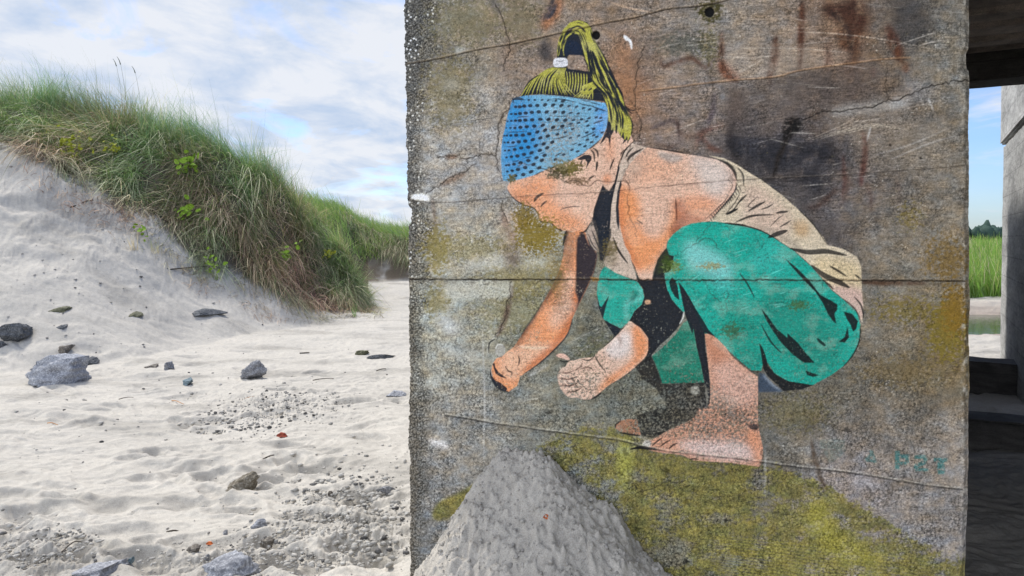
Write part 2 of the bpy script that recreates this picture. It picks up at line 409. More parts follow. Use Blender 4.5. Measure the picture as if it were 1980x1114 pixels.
# ---------------------------------------------------------------- painted pier: drawing measured from the photograph
# drawing sheet, 1 unit = 1 photograph pixel on the wall plane; evaluated later in wall coordinates
X0, Y0, XW, YH = 750, -100, 1160, 1240
yy, xx = np.mgrid[0:YH, 0:XW].astype(float); xx += X0; yy += Y0
ZM = {0: (0, 0, 1), 1: (960, 20, 4.64), 2: (940, 240, 4.64), 3: (1120, 240, 3.978), 4: (920, 420, 2.931), 5: (1120, 420, 3.978),
      6: (1400, 380, 2.787), 7: (1160, 640, 3.979), 8: (1540, 800, 5.57), 9: (770, 0, 4.643), 10: (1180, 0, 3.714), 11: (1520, 0, 3.714),
      12: (1400, 240, 2.785), 13: (770, 220, 2.533), 14: (770, 640, 3.712), 15: (1100, 820, 2.538)}
def Q(k, *pts):
    ox, oy, s = ZM[k]; return [(ox + x / s, oy + y / s) for x, y in pts]
def spline(p, closed=True, n=6):
    p = np.array(p, float); m = len(p); out = []
    for i in range(m if closed else m - 1):
        g = (lambda k: p[k % m]) if closed else (lambda k: p[min(max(k, 0), m - 1)])
        a, b, c, d = g(i - 1), g(i), g(i + 1), g(i + 2)
        for t in np.arange(n) / n:
            out.append(0.5 * (2 * b + (c - a) * t + (2 * a - 5 * b + 4 * c - d) * t * t + (3 * b - a - 3 * c + d) * t ** 3))
    if not closed: out.append(p[-1])
    return np.array(out)
def poly(pts, sm=True, blur=0.0):
    p = spline(pts) if sm else np.array(pts, float)
    M = np.zeros((YH, XW)); S = 2
    pad = int(3 * blur + 3)
    x0 = max(int(p[:, 0].min() - X0) - pad, 0); x1 = min(int(p[:, 0].max() - X0) + pad + 1, XW)
    y0 = max(int(p[:, 1].min() - Y0) - pad, 0); y1 = min(int(p[:, 1].max() - Y0) + pad + 1, YH)
    if x1 <= x0 or y1 <= y0: return M
    w, h = (x1 - x0) * S, (y1 - y0) * S
    px = (p[:, 0] - X0 - x0 + 0.5) * S; py = (p[:, 1] - Y0 - y0 + 0.5) * S
    qx, qy = np.roll(px, -1), np.roll(py, -1)
    inside = np.zeros((h, w + 1), np.int32)
    for r in range(h):
        yc = r + 0.5
        c = (py <= yc) != (qy <= yc)
        if c.any():
            xs = px[c] + (yc - py[c]) / (qy[c] - py[c]) * (qx[c] - px[c])
            ii = np.clip(np.ceil(xs - 0.5).astype(int), 0, w)
            np.add.at(inside[r], ii, 1)
    ins = (np.cumsum(inside, 1)[:, :w] % 2).astype(float)
    a = ins.reshape(y1 - y0, S, x1 - x0, S).mean((1, 3))
    if blur > 0: a = gblur(a, blur)
    M[y0:y1, x0:x1] = a
    return M
def stroke(pts, w, taper=True, sm=True, blur=0.0, jit=0.0, seed=0):
    """ribbon of varying width"""
    p = spline(pts, False, 8) if sm else np.array(pts, float)
    if jit:
        r_ = np.random.default_rng(seed); q = [p[0]]
        for a, b in zip(p[:-1], p[1:]):
            L = np.hypot(*(b - a)); k = max(int(L / 5), 1)
            for t in np.arange(1, k + 1) / k: q.append(a + (b - a) * t + r_.normal(0, jit, 2) * (t < 1))
        p = np.array(q)
    d = np.gradient(p, axis=0); L = np.hypot(d[:, 0], d[:, 1]) + 1e-6; nn = np.stack([-d[:, 1], d[:, 0]], 1) / L[:, None]
    t = np.linspace(0, 1, len(p))
    ww = w / 2 * (np.clip(np.sin(np.pi * np.clip(t, 0.03, 0.97)), 0, 1) ** 0.6 if taper else np.ones(len(p)))
    return poly(np.concatenate([p + nn * ww[:, None], (p - nn * ww[:, None])[::-1]]), False, blur)

NAVY = lin((24, 31, 42)); BLACK = lin((22, 24, 27))
GAIN = np.array([1.38, 1.34, 1.26])
col = np.zeros((YH, XW, 3)); hgt = np.zeros((YH, XW)); part = np.zeros((YH, XW), np.int16)
def over(mask, c, a=1.0):
    global col
    r_, q_ = np.flatnonzero(mask.any(1)), np.flatnonzero(mask.any(0))
    if len(r_) == 0: return
    s_ = np.s_[r_[0]:r_[-1] + 1, q_[0]:q_[-1] + 1]; c = np.asarray(c)
    if c.ndim == 3: c = c[s_]
    m = np.clip(mask[s_] * a, 0, 1)[..., None]; col[s_] = col[s_] * (1 - m) + c * m
# --- bare concrete: tone map from spot readings
spots = [(795, 60, 92, 94, 96), (860, 60, 124, 118, 106), (900, 200, 133, 126, 113), (1000, 90, 124, 112, 98), (1050, 160, 122, 106, 96), (860, 300, 146, 143, 138),
 (930, 330, 140, 138, 138), (900, 450, 146, 140, 126), (960, 300, 142, 136, 130), (850, 600, 146, 146, 136), (900, 700, 148, 146, 136), (1000, 620, 126, 124, 108), (900, 850, 134, 130, 124), (860, 1000, 118, 118, 117),
 (1050, 800, 118, 117, 106), (960, 830, 132, 130, 124), (1150, 690, 106, 106, 96), (1250, 60, 122, 108, 96), (1230, 200, 128, 100, 78), (1350, 90, 112, 110, 106), (1350, 220, 122, 112, 104), (1450, 100, 126, 116, 105),
 (1500, 60, 130, 119, 108), (1600, 50, 112, 90, 74), (1650, 150, 112, 92, 74), (1750, 50, 88, 82, 76), (1830, 100, 116, 112, 104), (1700, 250, 106, 98, 91),
 (1810, 300, 112, 105, 95), (1560, 230, 84, 76, 74), (1480, 290, 72, 68, 70), (1430, 260, 78, 72, 72), (1610, 330, 76, 72, 73), (1660, 330, 92, 84, 80), (1750, 450, 118, 110, 99),
 (1820, 520, 112, 104, 90), (1750, 610, 114, 108, 98), (1740, 760, 104, 97, 85), (1830, 660, 112, 96, 66), (1700, 850, 116, 109, 101), (1500, 850, 106, 102, 94), (1560, 760, 100, 95, 84),
 (1800, 900, 132, 124, 116), (1650, 930, 138, 130, 127), (1820, 1010, 132, 127, 124), (1300, 260, 116, 104, 98), (1400, 180, 118, 106, 98), (1100, 1000, 126, 126, 122), (1300, 1000, 116, 112, 96), (1550, 460, 92, 86, 84)]
wxx = xx + 30 * fbm(xx / 90, yy / 90, 3, 101); wyy = yy + 30 * fbm(xx / 90 + 5, yy / 90, 3, 105)
num = np.zeros_like(col); den = np.zeros((YH, XW))
for (sx, sy, *rgb) in spots:
    w = np.exp(-((wxx - sx) ** 2 + (wyy - sy) ** 2) / (2 * 62.0 ** 2)) + 2e-5
    num += w[..., None] * lin(rgb); den += w
col = num / den[..., None]
# mottling, brush lines from the formwork boards, fine grit
mott = fbm(xx / 55, yy / 40, 5, 111, 0.6); fine = fbm(xx / 7, yy / 6, 3, 115, 0.7); mid = fbm(xx / 18, yy / 13, 4, 117, 0.7); grit = fbm(xx / 2.6, yy / 2.3, 2, 119, 0.8)
lines = fbm(xx / 60, (yy - 0.03 * xx) / 2.6, 3, 123, 0.6); lz = smooth(-0.2, 0.35, fbm(xx / 160, yy / 120, 2, 127))
col = col * np.clip(1 + 0.30 * mott + 0.30 * fine + 0.34 * grit + 0.26 * mid + 0.22 * lines * lz, 0.25, 2.2)[..., None]
warm = fbm(xx / 30, yy / 22, 4, 131)[..., None]; col = col * (1 + warm * np.array([0.16, 0.01, -0.20]))
f1, f2 = worley((xx + 4 * fine) / 9.0, (yy + 4 * grit) / 7.4, 9)
crk = 1 - smooth(0.02, 0.19, f2 - f1)
czone = np.clip(smooth(0.0, 0.5, fbm(xx / 120, yy / 90, 3, 133) + 0.55 * smooth(560, 800, yy) - 0.1), 0, 1)
col = col * (1 - 0.66 * crk * czone)[..., None]; hgt -= 0.0007 * crk * czone
hgt += 0.0006 * fine + 0.0005 * grit + 0.0004 * lines * lz + 0.003 * fbm(xx / 130, yy / 110, 3, 137)
pits = smooth(0.50, 0.62, fbm(xx / 5, yy / 4.5, 2, 139)) * (0.35 + 0.65 * smooth(-0.1, 0.4, fbm(xx / 80, yy / 60, 2, 141)))
col = col * (1 - 0.42 * pits)[..., None]; hgt -= 0.0012 * pits
chalk = smooth(0.46, 0.62, fbm(xx / 6 + 40, yy / 4 + 9, 3, 143)) * smooth(0.0, 0.5, fbm(xx / 60, yy / 50, 2, 145))
over(chalk, lin((178, 174, 166)), 0.5)
# --- exposed aggregate down the left edge
lw = 60 - 20 * smooth(0, 200, yy) + 8 * np.sin(yy / 60) + 22 * fbm(xx / 34, yy / 30, 4, 147)
ls = smooth(16, -14, (xx - 782) - lw)
deep = smooth(4, -4, (xx - 782) - lw * 0.52)
g1, g2 = worley(xx / 3.4, yy / 3.4, 21); st = _h(np.floor(xx / 3.4), np.floor(yy / 3.4), 77)
agg = smooth(0.62, 0.25, g1)
over(ls, lin((94, 92, 86)), 0.55); over(deep * smooth(560, 440, yy), lin((82, 84, 87)), 0.45); over(deep * smooth(430, 560, yy), lin((104, 96, 84)), 0.45)
col = col * (1 - ls * 0.55 * (1 - agg) + ls * 0.30 * agg * smooth(0.5, 0.9, fbm(xx / 3.4, yy / 3.4, 1, 149) + 0.7))[..., None]
h1, h2 = worley(xx / 11, yy / 11, 31)
over(smooth(0.20, 0.12, h1) * ls * smooth(640, 500, yy) * smooth(-0.1, 0.3, fbm(xx / 40, yy / 40, 2, 151) + 0.1), lin((196, 194, 188)), 0.8)
hgt += ls * (0.003 * agg - 0.003 + 0.002 * fine)
# --- greenish film and moss
def moss(cx, cy, rx, ry, c, a, th_=0.0, sd=0, sc=9):
    n_ = fbm(xx / sc, yy / (sc * 0.8), 4, 200 + sd, 0.7)
    w = np.exp(-(((xx - cx) / rx) ** 2 + ((yy - cy) / ry) ** 2))
    m = smooth(th_ - 0.12, th_ + 0.18, n_ + w * 1.1 - 0.62) * np.clip(w * 2.2, 0, 1)
    over(m, lin(c), a); return m
OL = (112, 98, 38); OD = (72, 66, 34)
moss(900, 40, 90, 60, (104, 98, 66), 0.5, 0, 1); moss(1010, 40, 50, 60, (96, 90, 62), 0.5, 0, 2); moss(870, 180, 60, 90, (112, 102, 62), 0.5, 0, 3)
moss(845, 480, 30, 60, (122, 110, 52), 0.7, 0, 4); moss(900, 480, 110, 30, (128, 118, 66), 0.5, 0.02, 5); moss(845, 585, 30, 40, (124, 114, 62), 0.6, 0, 6)
moss(1000, 600, 110, 60, (118, 112, 66), 0.4, 0.1, 7); moss(1000, 540, 90, 40, (124, 112, 56), 0.5, 0, 8)
moss(1830, 640, 45, 70, OL, 0.9, -0.05, 9); moss(1845, 600, 30, 60, (120, 94, 34), 0.9, -0.05, 10); moss(1750, 600, 90, 40, OL, 0.7, 0.2, 11); moss(1830, 500, 60, 60, (116, 92, 40), 0.7, 0.12, 12)
moss(1760, 420, 40, 40, OL, 0.6, 0.25, 13); moss(1372, 20, 26, 26, (70, 66, 22), 0.9, -0.1, 14); moss(1370, 90, 30, 50, (92, 86, 48), 0.6, 0.1, 15); moss(1320, 85, 70, 25, (70, 74, 66), 0.6, 0, 16)
moss(1540, 800, 90, 50, (104, 96, 52), 0.4, 0.1, 17); moss(1750, 720, 110, 40, (108, 92, 56), 0.5, 0.05, 18)
moss(1160, 700, 60, 60, (96, 96, 56), 0.4, 0.05, 19)
# --- rust and soot
_sn = smooth(-1.0, 0.2, fbm(xx / 22, yy / 30, 4, 161) + 0.4 * fine); _sm = (1 + 0.25 * mid + 0.2 * fine + 0.22 * grit)[..., None]
def stain(pts, w, c, a, blur=6, **k):
    c = np.array(c) * 0.88 + np.mean(c) * 0.12
    m = np.maximum(stroke(pts, w, True, True, blur, **k), 0.9 * stroke([(x + 0.12 * w, y + 2) for x, y in pts], w * 0.45, True, True, blur * 0.4, jit=w * 0.06))
    over(m * _sn, lin(c) * _sm, min(1.0, a * 1.1))
RU = (98, 56, 33); RD = (62, 40, 33)
stain(Q(9, (1440, -60), (1420, 60), (1340, 200), (1300, 260)), 26, (150, 96, 62), 0.75, 5)
stain(Q(9, (1400, -40), (1360, 80), (1300, 180)), 10, (58, 60, 70), 0.9, 2.5); stain(Q(9, (1420, 30), (1380, 120), (1330, 170)), 9, (60, 62, 72), 0.9, 2)
stain(Q(9, (1360, 330), (1320, 420), (1330, 500), (1380, 540)), 26, (62, 60, 64), 0.8, 5)
stain(Q(9, (850, -20), (860, 40), (920, 120)), 14, (84, 82, 86), 0.7, 4)
stain(Q(9, (1200, 330), (1000, 400), (960, 560), (950, 700)), 22, (128, 104, 90), 0.5, 8)
stain([(1205, 60), (1212, 150), (1215, 200), (1222, 240)], 60, (142, 98, 66), 0.75, 14); stain([(1210, 165), (1240, 165), (1222, 200)], 30, (160, 106, 64), 0.5, 9)
stain([(1262, 60), (1240, 120), (1235, 200)], 40, (100, 84, 74), 0.5, 12)
stain([(1395, 60), (1396, 110), (1400, 140), (1425, 158)], 13, RU, 0.7, 3); stain([(1390, 118), (1410, 142), (1430, 150)], 20, (150, 84, 50), 0.6, 6)
stain([(1500, 70), (1498, 110), (1488, 150)], 16, (84, 48, 33), 0.95, 3.5); stain([(1276, 108), (1282, 128), (1300, 122), (1335, 113), (1350, 122), (1364, 130), (1378, 118)], 7, (98, 66, 48), 0.75, 2.5)
stain([(1550, 0), (1549, 60), (1546, 134)], 13, (88, 50, 32), 0.95, 3); stain([(1600, 20), (1650, 40), (1640, 90), (1645, 150)], 50, (90, 56, 36), 0.95, 10)
stain([(1650, -10), (1660, 30), (1650, 60)], 34, (64, 36, 28), 0.95, 7); stain([(1590, 10), (1620, 22), (1660, 12)], 34, (66, 40, 31), 0.9, 7)
stain([(1715, 50), (1728, 80), (1742, 120)], 24, (92, 52, 32), 0.95, 4); stain([(1600, 85), (1604, 120), (1596, 134)], 16, (104, 62, 42), 0.7, 5)
stain([(1690, 130), (1687, 150)], 12, (90, 56, 44), 0.7, 3); stain([(1752, 120), (1750, 140)], 14, (110, 70, 46), 0.7, 4)
stain([(1655, 135), (1652, 200), (1650, 210)], 40, (82, 66, 60), 0.7, 8); stain([(1590, 140), (1598, 200)], 44, (70, 60, 58), 0.75, 9)
stain([(1425, 155), (1422, 230), (1415, 290)], 28, (82, 64, 56), 0.8, 7)
stain([(1345, 290), (1352, 262), (1372, 250), (1400, 240)], 10, (108, 66, 56), 0.6, 3); stain([(1352, 256), (1370, 284), (1396, 292)], 10, (110, 64, 52), 0.6, 3)
stain([(1560, 292), (1500, 300), (1430, 275)], 90, (58, 56, 60), 0.6, 18)
for p_ in ([(1440, 250), (1430, 280), (1460, 300)], [(1450, 290), (1500, 300), (1560, 290)], [(1545, 290), (1590, 300), (1610, 320)], [(1545, 330), (1580, 350), (1600, 345)]):
    stain(p_, 64, (42, 42, 49), 0.95, 11)
stain([(1420, 235), (1450, 265), (1440, 300)], 44, (58, 58, 66), 0.8, 10); stain([(1640, 250), (1632, 300), (1610, 330)], 14, (62, 60, 66), 0.7, 5)
stain([(1530, 232), (1524, 262), (1508, 300), (1497, 340)], 12, (38, 34, 34), 0.95, 2.5); stain([(1520, 235), (1540, 238), (1534, 256)], 22, (24, 22, 22), 0.95, 3)
stain([(1520, 145), (1545, 150), (1520, 180)], 60, (70, 64, 62), 0.6, 14)
stain([(1667, 250), (1673, 290), (1669, 330), (1664, 360)], 11, (92, 52, 46), 0.9, 2.5); stain([(1630, 300), (1633, 350), (1628, 380)], 8, (84, 58, 54), 0.8, 2)
stain([(1600, 390), (1575, 402), (1560, 400)], 8, (70, 62, 60), 0.8, 2); stain([(1620, 360), (1600, 380), (1584, 396)], 7, (70, 60, 58), 0.8, 2)
stain([(1520, 370), (1560, 400), (1600, 440), (1640, 460)], 60, (86, 80, 80), 0.6, 16); stain([(1736, 330), (1738, 400)], 8, (92, 76, 70), 0.5, 3)
stain([(1660, 545), (1720, 548), (1790, 547)], 9, (92, 62, 42), 0.85, 2); stain([(1300, 236), (1310, 240), (1312, 270)], 6, (70, 60, 64), 0.6, 1.5)
stain([(1380, 180), (1378, 215), (1368, 240)], 9, (66, 76, 96), 0.7, 3); stain([(1400, 184), (1390, 190)], 12, (78, 92, 104), 0.6, 4)
stain([(1255, 250), (1290, 235), (1305, 232)], 8, (74, 72, 80), 0.7, 2)
stain(Q(13, (510, 440), (520, 520), (560, 600), (580, 640)), 13, (120, 104, 92), 0.8, 4); stain(Q(13, (560, 640), (555, 700), (550, 770)), 34, (112, 96, 84), 0.7, 7)
stain(Q(13, (558, 830), (545, 930), (510, 1040), (480, 1090)), 11, (104, 84, 70), 0.85, 2)
stain(Q(13, (200, 350), (270, 320), (330, 290)), 11, (132, 104, 82), 0.8, 3); stain(Q(13, (230, 212), (260, 212), (290, 205)), 11, (134, 106, 84), 0.8, 2); stain(Q(13, (165, 410), (175, 480), (185, 560)), 8, (122, 106, 94), 0.7, 2)
stain([(955, 440), (1000, 420), (985, 470)], 24, (176, 138, 112), 0.4, 8)
stain(Q(15, (1190, 80), (1205, 160), (1230, 250), (1270, 320)), 11, (92, 76, 62), 0.9, 2)
over(poly([(1740, -20), (1790, 10), (1800, 60), (1760, 90), (1720, 60)], True, 12), lin((56, 55, 58)), 0.7)
over(poly([(1425, 158), (1500, 150), (1546, 139), (1640, 126), (1702, 119), (1700, 190), (1650, 208), (1570, 212), (1530, 240), (1480, 262), (1420, 262), (1400, 215), (1412, 180)], True, 4) * _sn, lin((84, 76, 72)), 0.62)
over(poly([(1410, 92), (1540, 88), (1640, 98), (1630, 124), (1540, 134), (1430, 152)], True, 5), lin((142, 130, 118)), 0.4)
over(poly([(1600, 236), (1700, 214), (1790, 230), (1840, 300), (1790, 330), (1690, 325), (1640, 260)], True, 14), lin((128, 118, 106)), 0.4)
over(poly([(1610, 212), (1650, 200), (1740, 196), (1760, 205), (1700, 216), (1620, 226)], True, 5), lin((142, 142, 140)), 0.45)
# efflorescence, wipes and scratches (pale)
def pale(pts, w, a=0.5, c=(182, 182, 182), blur=1.0): over(stroke(pts, w, True, True, blur), lin(c), a)
pale(Q(13, (190, 970), (230, 1020), (250, 1080)), 26, 0.45, (176, 180, 184), 5); pale(Q(13, (280, 1010), (270, 1090)), 22, 0.4, (176, 180, 184), 5); pale(Q(13, (60, 405), (130, 412), (125, 425)), 15, 0.85, (212, 212, 208), 2)
over(poly(Q(13, (260, 825), (540, 818), (556, 850), (540, 900), (380, 905), (240, 900)), True, 2.5), lin((168, 168, 160)), 0.6)
pale(Q(13, (300, 760), (460, 720), (540, 740)), 26, 0.4, (172, 174, 170), 6); pale([(1000, 520), (1060, 500)], 20, 0.3, (176, 176, 166), 6)
pale([(848, 668), (900, 690), (930, 680)], 26, 0.35, (176, 178, 176), 7); pale([(830, 850), (870, 865)], 14, 0.6, (184, 182, 184), 3); pale([(975, 630), (945, 668), (946, 690)], 3, 0.5, (170, 170, 165))
pale([(933, 640), (937, 760), (936, 900)], 3.0, 0.5, (170, 170, 168)); pale([(858, 160), (890, 168)], 26, 0.3, (160, 162, 160), 6); pale([(905, 170), (935, 185), (930, 200)], 44, 0.35, (158, 160, 164), 10)
pale([(878, 100), (900, 96)], 14, 0.5, (158, 162, 160), 4); pale([(1060, 905 - 200), (1020, 728)], 8, 0.25)
for k in range(11):
    q_ = (k * 7 % 5) * 1.3; pale([(1562 + k * 9, 270 - k * 2.0 + q_), (1620 + k * 9, 246 - k * 0.6 + q_), (1662 + k * 10, 222 + k * 3.4)], 1.3, 0.30, (172, 162, 146), 0.3)
pale([(1520, 61), (1600, 64), (1700, 75), (1810, 96)], 2.0, 0.34, (184, 172, 158), 0.6); pale([(1400, 92), (1540, 94), (1640, 102)], 1.6, 0.28, (186, 180, 170), 0.5)
pale([(1180, 4), (1216, 16), (1260, 24)], 3, 0.5, (190, 160, 132)); pale([(1208, 70), (1218, 80), (1221, 95)], 4.5, 0.8, (214, 214, 216)); pale([(1206, 68), (1213, 78)], 6, 0.8, (214, 214, 218))
pale([(1720, 340 - 30), (1790, 280), (1850, 262)], 2, 0.35); pale([(1690, 300), (1760, 280), (1840, 245)], 2, 0.3); pale([(1795, 190), (1805, 214)], 3, 0.4); pale([(1684, 245), (1676, 274)], 3, 0.5)
r_ = np.random.default_rng(3)
for k in range(60):
    x0, y0 = r_.uniform(1190, 1850), r_.uniform(0, 420); L = r_.uniform(20, 90); a_ = r_.normal(-0.12, 0.22)
    pale([(x0, y0), (x0 + L * 0.5, y0 + L * 0.5 * a_ + r_.normal(0, 1)), (x0 + L, y0 + L * a_)], r_.uniform(0.9, 1.8), r_.uniform(0.12, 0.35), (188, 182, 174), 0.5)
for k in range(50):
    x0, y0 = r_.uniform(800, 1180), r_.uniform(280, 880); L = r_.uniform(14, 60); a_ = r_.normal(-0.05, 0.3)
    pale([(x0, y0), (x0 + L, y0 + L * a_)], r_.uniform(0.9, 1.6), r_.uniform(0.12, 0.3), (188, 186, 180), 0.5)
pale([(1750, 160), (1800, 190)], 40, 0.25, (150, 152, 160), 10); pale([(1760, 195), (1720, 200)], 22, 0.3, (160, 166, 172), 6); pale([(1480, 870), (1480, 960)], 5, 0.3); pale([(1640, 925), (1700, 935)], 26, 0.4, (164, 158, 160), 7)
over(smooth(10, 2, np.abs(xx - (1868.5 - 0.004 * yy))) * smooth(-0.1, 0.5, fbm(xx / 12, yy / 16, 3, 153)), lin((160, 156, 148)), 0.6)

# --- mural ----------------------------------------------------------------
wearn = fbm(xx / 5.5, yy / 5, 3, 301, 0.75); wear2 = fbm(xx / 70, yy / 60, 3, 305)
bare = col.copy()
low = smooth(560, 860, yy)
def wear_at(cx, cy, rx, ry): return np.exp(-(((xx - cx) / rx) ** 2 + ((yy - cy) / ry) ** 2))
WZ = 0.30 * low + 0.55 * wear_at(1105, 235, 45, 45) + 0.5 * wear_at(1100, 440, 60, 20) + 0.62 * wear_at(1395, 800, 90, 55) + 0.25 * wear_at(1115, 730, 55, 40) + 0.35 * wear_at(1280, 800, 60, 50) \
     + 0.4 * wear_at(1095, 555, 25, 60) + 0.2 * wear_at(1240, 310, 60, 40)
worn = smooth(0.52, 0.74, wearn + WZ + 0.35 * wear2 + 0.15 * mid)
PID = {'navy': 1, 'hair': 2, 'headband': 3, 'skin': 4, 'shirt': 5, 'trousers': 6, 'ground': 7}
figure = np.zeros((YH, XW))
def paint(mask, c, pid=None, a=0.97, wear=1.0):
    global part, figure
    over(mask * (1 - worn * wear * 0.85), c, a)
    if pid: part[mask > 0.5] = PID[pid]
    figure = np.maximum(figure, mask)
def vary(c, a=0.08):
    return lin(c) * (1 + a * mott + 0.07 * fine + 0.10 * grit + 0.09 * lines)[..., None]
def tint(mask, c, a): over(mask, lin(c), a)

# ground strip of yellow-olive paint
gm = poly([(1030, 880), (1060, 858), (1110, 836), (1160, 830), (1215, 838), (1242, 862), (1262, 873), (1330, 884), (1400, 893), (1470, 901), (1530, 915), (1590, 938), (1640, 968), (1700, 1000), (1760, 1042), (1820, 1072), (1866, 1090), (1870, 1180), (900, 1180), (960, 950)], True, 1.5)
gn = smooth(-0.35, 0.35, fbm(xx / 60, yy / 34, 4, 311) + 0.45 * fine + 0.4 * mid + 0.34 - 0.55 * wear_at(1160, 960, 60, 60) - 0.9 * wear_at(1320, 1070, 60, 34) - 0.45 * wear_at(1450, 1090, 40, 20) - 0.3 * wear_at(1290, 930, 40, 12))
gcol = lin((118, 112, 56)) * np.clip(1 + 0.34 * fbm(xx / 40, yy / 25, 4, 313) + 0.3 * mid + 0.3 * fine + 0.3 * grit, 0.3, 2)[..., None] * (1 + 0.25 * fbm(xx / 26, yy / 20, 3, 315)[..., None] * np.array([1.0, 0.4, -0.5]))
gm0 = gm > 0.5; gm = smooth(0.32, 0.62, gblur(gm, 13) + 0.26 * fine + 0.42 * mid + 0.04)
over(gm * gn * (1 - 0.42 * smooth(0.1, 0.6, wearn)), gcol, 0.86); part[gm0] = 7
tint(poly([(1200, 850), (1225, 862), (1222, 920), (1205, 950), (1195, 900)], True, 7), (160, 160, 70), 0.5)
tint(poly([(1560, 980), (1600, 970), (1620, 1020), (1700, 1080), (1640, 1090), (1570, 1040)], True, 12), (158, 152, 52), 0.5)
for k in range(14):
    over(stroke([(1360, 1035 + k * 5), (1520, 1050 + k * 6), (1850, 1090 + k * 7)], 2.0, True, True, 0.6), lin((158, 150, 60)), 0.4)
col *= (1 - 0.45 * gm * crk)[..., None]
g2m = poly(Q(14, (600, 1060), (520, 1100), (480, 1114)), False) * 0
yb = poly([(925, 934), (905, 942), (880, 956), (850, 970), (836, 990), (840, 1006), (866, 1004), (890, 990), (915, 985), (930, 960)], True, 2.5)
over(yb * smooth(-0.6, 0.1, wearn + 0.3), gcol, 0.9); part[yb > 0.5] = 7

SK_O = (208, 138, 96); SK_P = (202, 166, 146)
# skin: face and neck
face = poly(Q(2, (1075, 40), (1040, 120), (950, 200), (860, 270), (760, 330), (640, 370), (530, 410), (420, 460), (300, 495), (215, 512), (190, 560), (192, 592), (240, 660), (290, 700), (335, 722), (400, 742),
                (440, 760), (462, 800), (478, 868), (530, 878), (582, 888), (600, 915), (632, 935), (655, 955), (700, 955), (760, 962), (830, 975), (885, 962), (925, 905), (960, 840), (985, 740), (1010, 650), (1045, 545),
                (1100, 600), (1150, 525), (1180, 400), (1190, 340), (1240, 230), (1320, 150), (1290, 90), (1200, 60), (1100, 20)), False)
paint(face, vary(SK_P), 'skin')
tint(gblur(poly(Q(2, (190, 560), (330, 500), (520, 440), (620, 480), (640, 560), (560, 640), (700, 760), (880, 840), (900, 960), (640, 960), (480, 870), (420, 750), (250, 670)), True), 9) * face, SK_O, 0.85)
tint(gblur(poly(Q(2, (1080, 130), (1140, 120), (1150, 300), (1080, 320)), True), 5) * face, (208, 148, 116), 0.6); tint(gblur(poly(Q(2, (1050, 470), (1110, 450), (1120, 520), (1060, 540)), True), 3) * face, (196, 126, 88), 0.7)
tint(gblur(poly(Q(2, (230, 620), (330, 640), (420, 700), (360, 740), (270, 690)), True), 5) * face, (176, 112, 76), 0.6)
# far arm and hand
arm = poly(Q(4, (512, 78), (502, 150), (492, 230), (470, 310), (440, 380), (390, 470), (335, 560), (285, 630), (240, 700), (215, 738), (180, 762), (150, 790), (118, 800), (98, 830), (90, 870), (100, 920), (140, 965), (185, 990), (235, 955),
              (250, 905), (285, 878), (345, 838), (415, 778), (462, 728), (500, 690), (530, 640), (548, 570), (582, 500), (632, 400), (670, 310), (690, 220), (660, 120), (600, 70), (550, 85)), False)
paint(arm, vary(SK_O), 'skin')
tint(gblur(poly(Q(4, (500, 330), (560, 320), (540, 440), (560, 520), (480, 600), (440, 640), (420, 560), (470, 480)), True), 8) * arm, (212, 176, 156), 0.85)
tint(gblur(poly(Q(4, (240, 730), (440, 720), (380, 780), (280, 850), (230, 920), (150, 900), (140, 800)), True), 6) * arm, (210, 168, 142), 0.8)
tint(gblur(poly(Q(4, (500, 90), (560, 85), (560, 200), (545, 290), (500, 290), (495, 180)), True), 5) * arm, (140, 104, 82), 0.75)
tint(stroke(Q(4, (215, 728), (330, 742), (440, 738)), 5, True, True, 1.2) * arm, (226, 190, 164), 0.8)
tint(gblur(poly(Q(4, (470, 310), (492, 330), (430, 440), (350, 560), (270, 690), (230, 740), (215, 735), (285, 630), (390, 470), (440, 380)), True), 3.5) * arm, (96, 58, 40), 0.85)
tint(gblur(poly(Q(4, (560, 400), (585, 500), (535, 640), (500, 690), (415, 775), (300, 870), (290, 850), (400, 750), (490, 640), (540, 540)), True), 4) * arm, (170, 92, 52), 0.8)
# forearm and hand reaching forward
fa = poly(Q(4, (865, 593), (905, 603), (945, 645), (978, 690), (988, 735), (965, 785), (905, 848), (820, 912), (750, 955), (702, 997), (652, 1030), (610, 1034), (570, 1024), (530, 1022), (500, 1000), (474, 960), (462, 905), (475, 870), (505, 850), (528, 818), (560, 812), (600, 800), (668, 792), (685, 768), (730, 735), (780, 690), (820, 645)), True)
paint(fa, vary((204, 172, 154)), 'skin')
tint(gblur(poly(Q(4, (900, 600), (950, 650), (985, 720), (960, 790), (820, 910), (700, 1000), (720, 930), (840, 850), (900, 780), (880, 700)), True), 5) * fa, (206, 130, 82), 0.9)
tint(gblur(poly(Q(4, (740, 740), (840, 650), (880, 680), (870, 760), (820, 800), (760, 790)), True), 5) * fa, (206, 200, 200), 0.7)
tint(stroke(Q(4, (790, 640), (820, 700), (815, 740)), 6, True, True, 2) * fa, (120, 90, 74), 0.5)
paint(stroke(Q(4, (455, 783), (495, 788), (530, 808)), 9), lin((206, 168, 152)), 'skin')
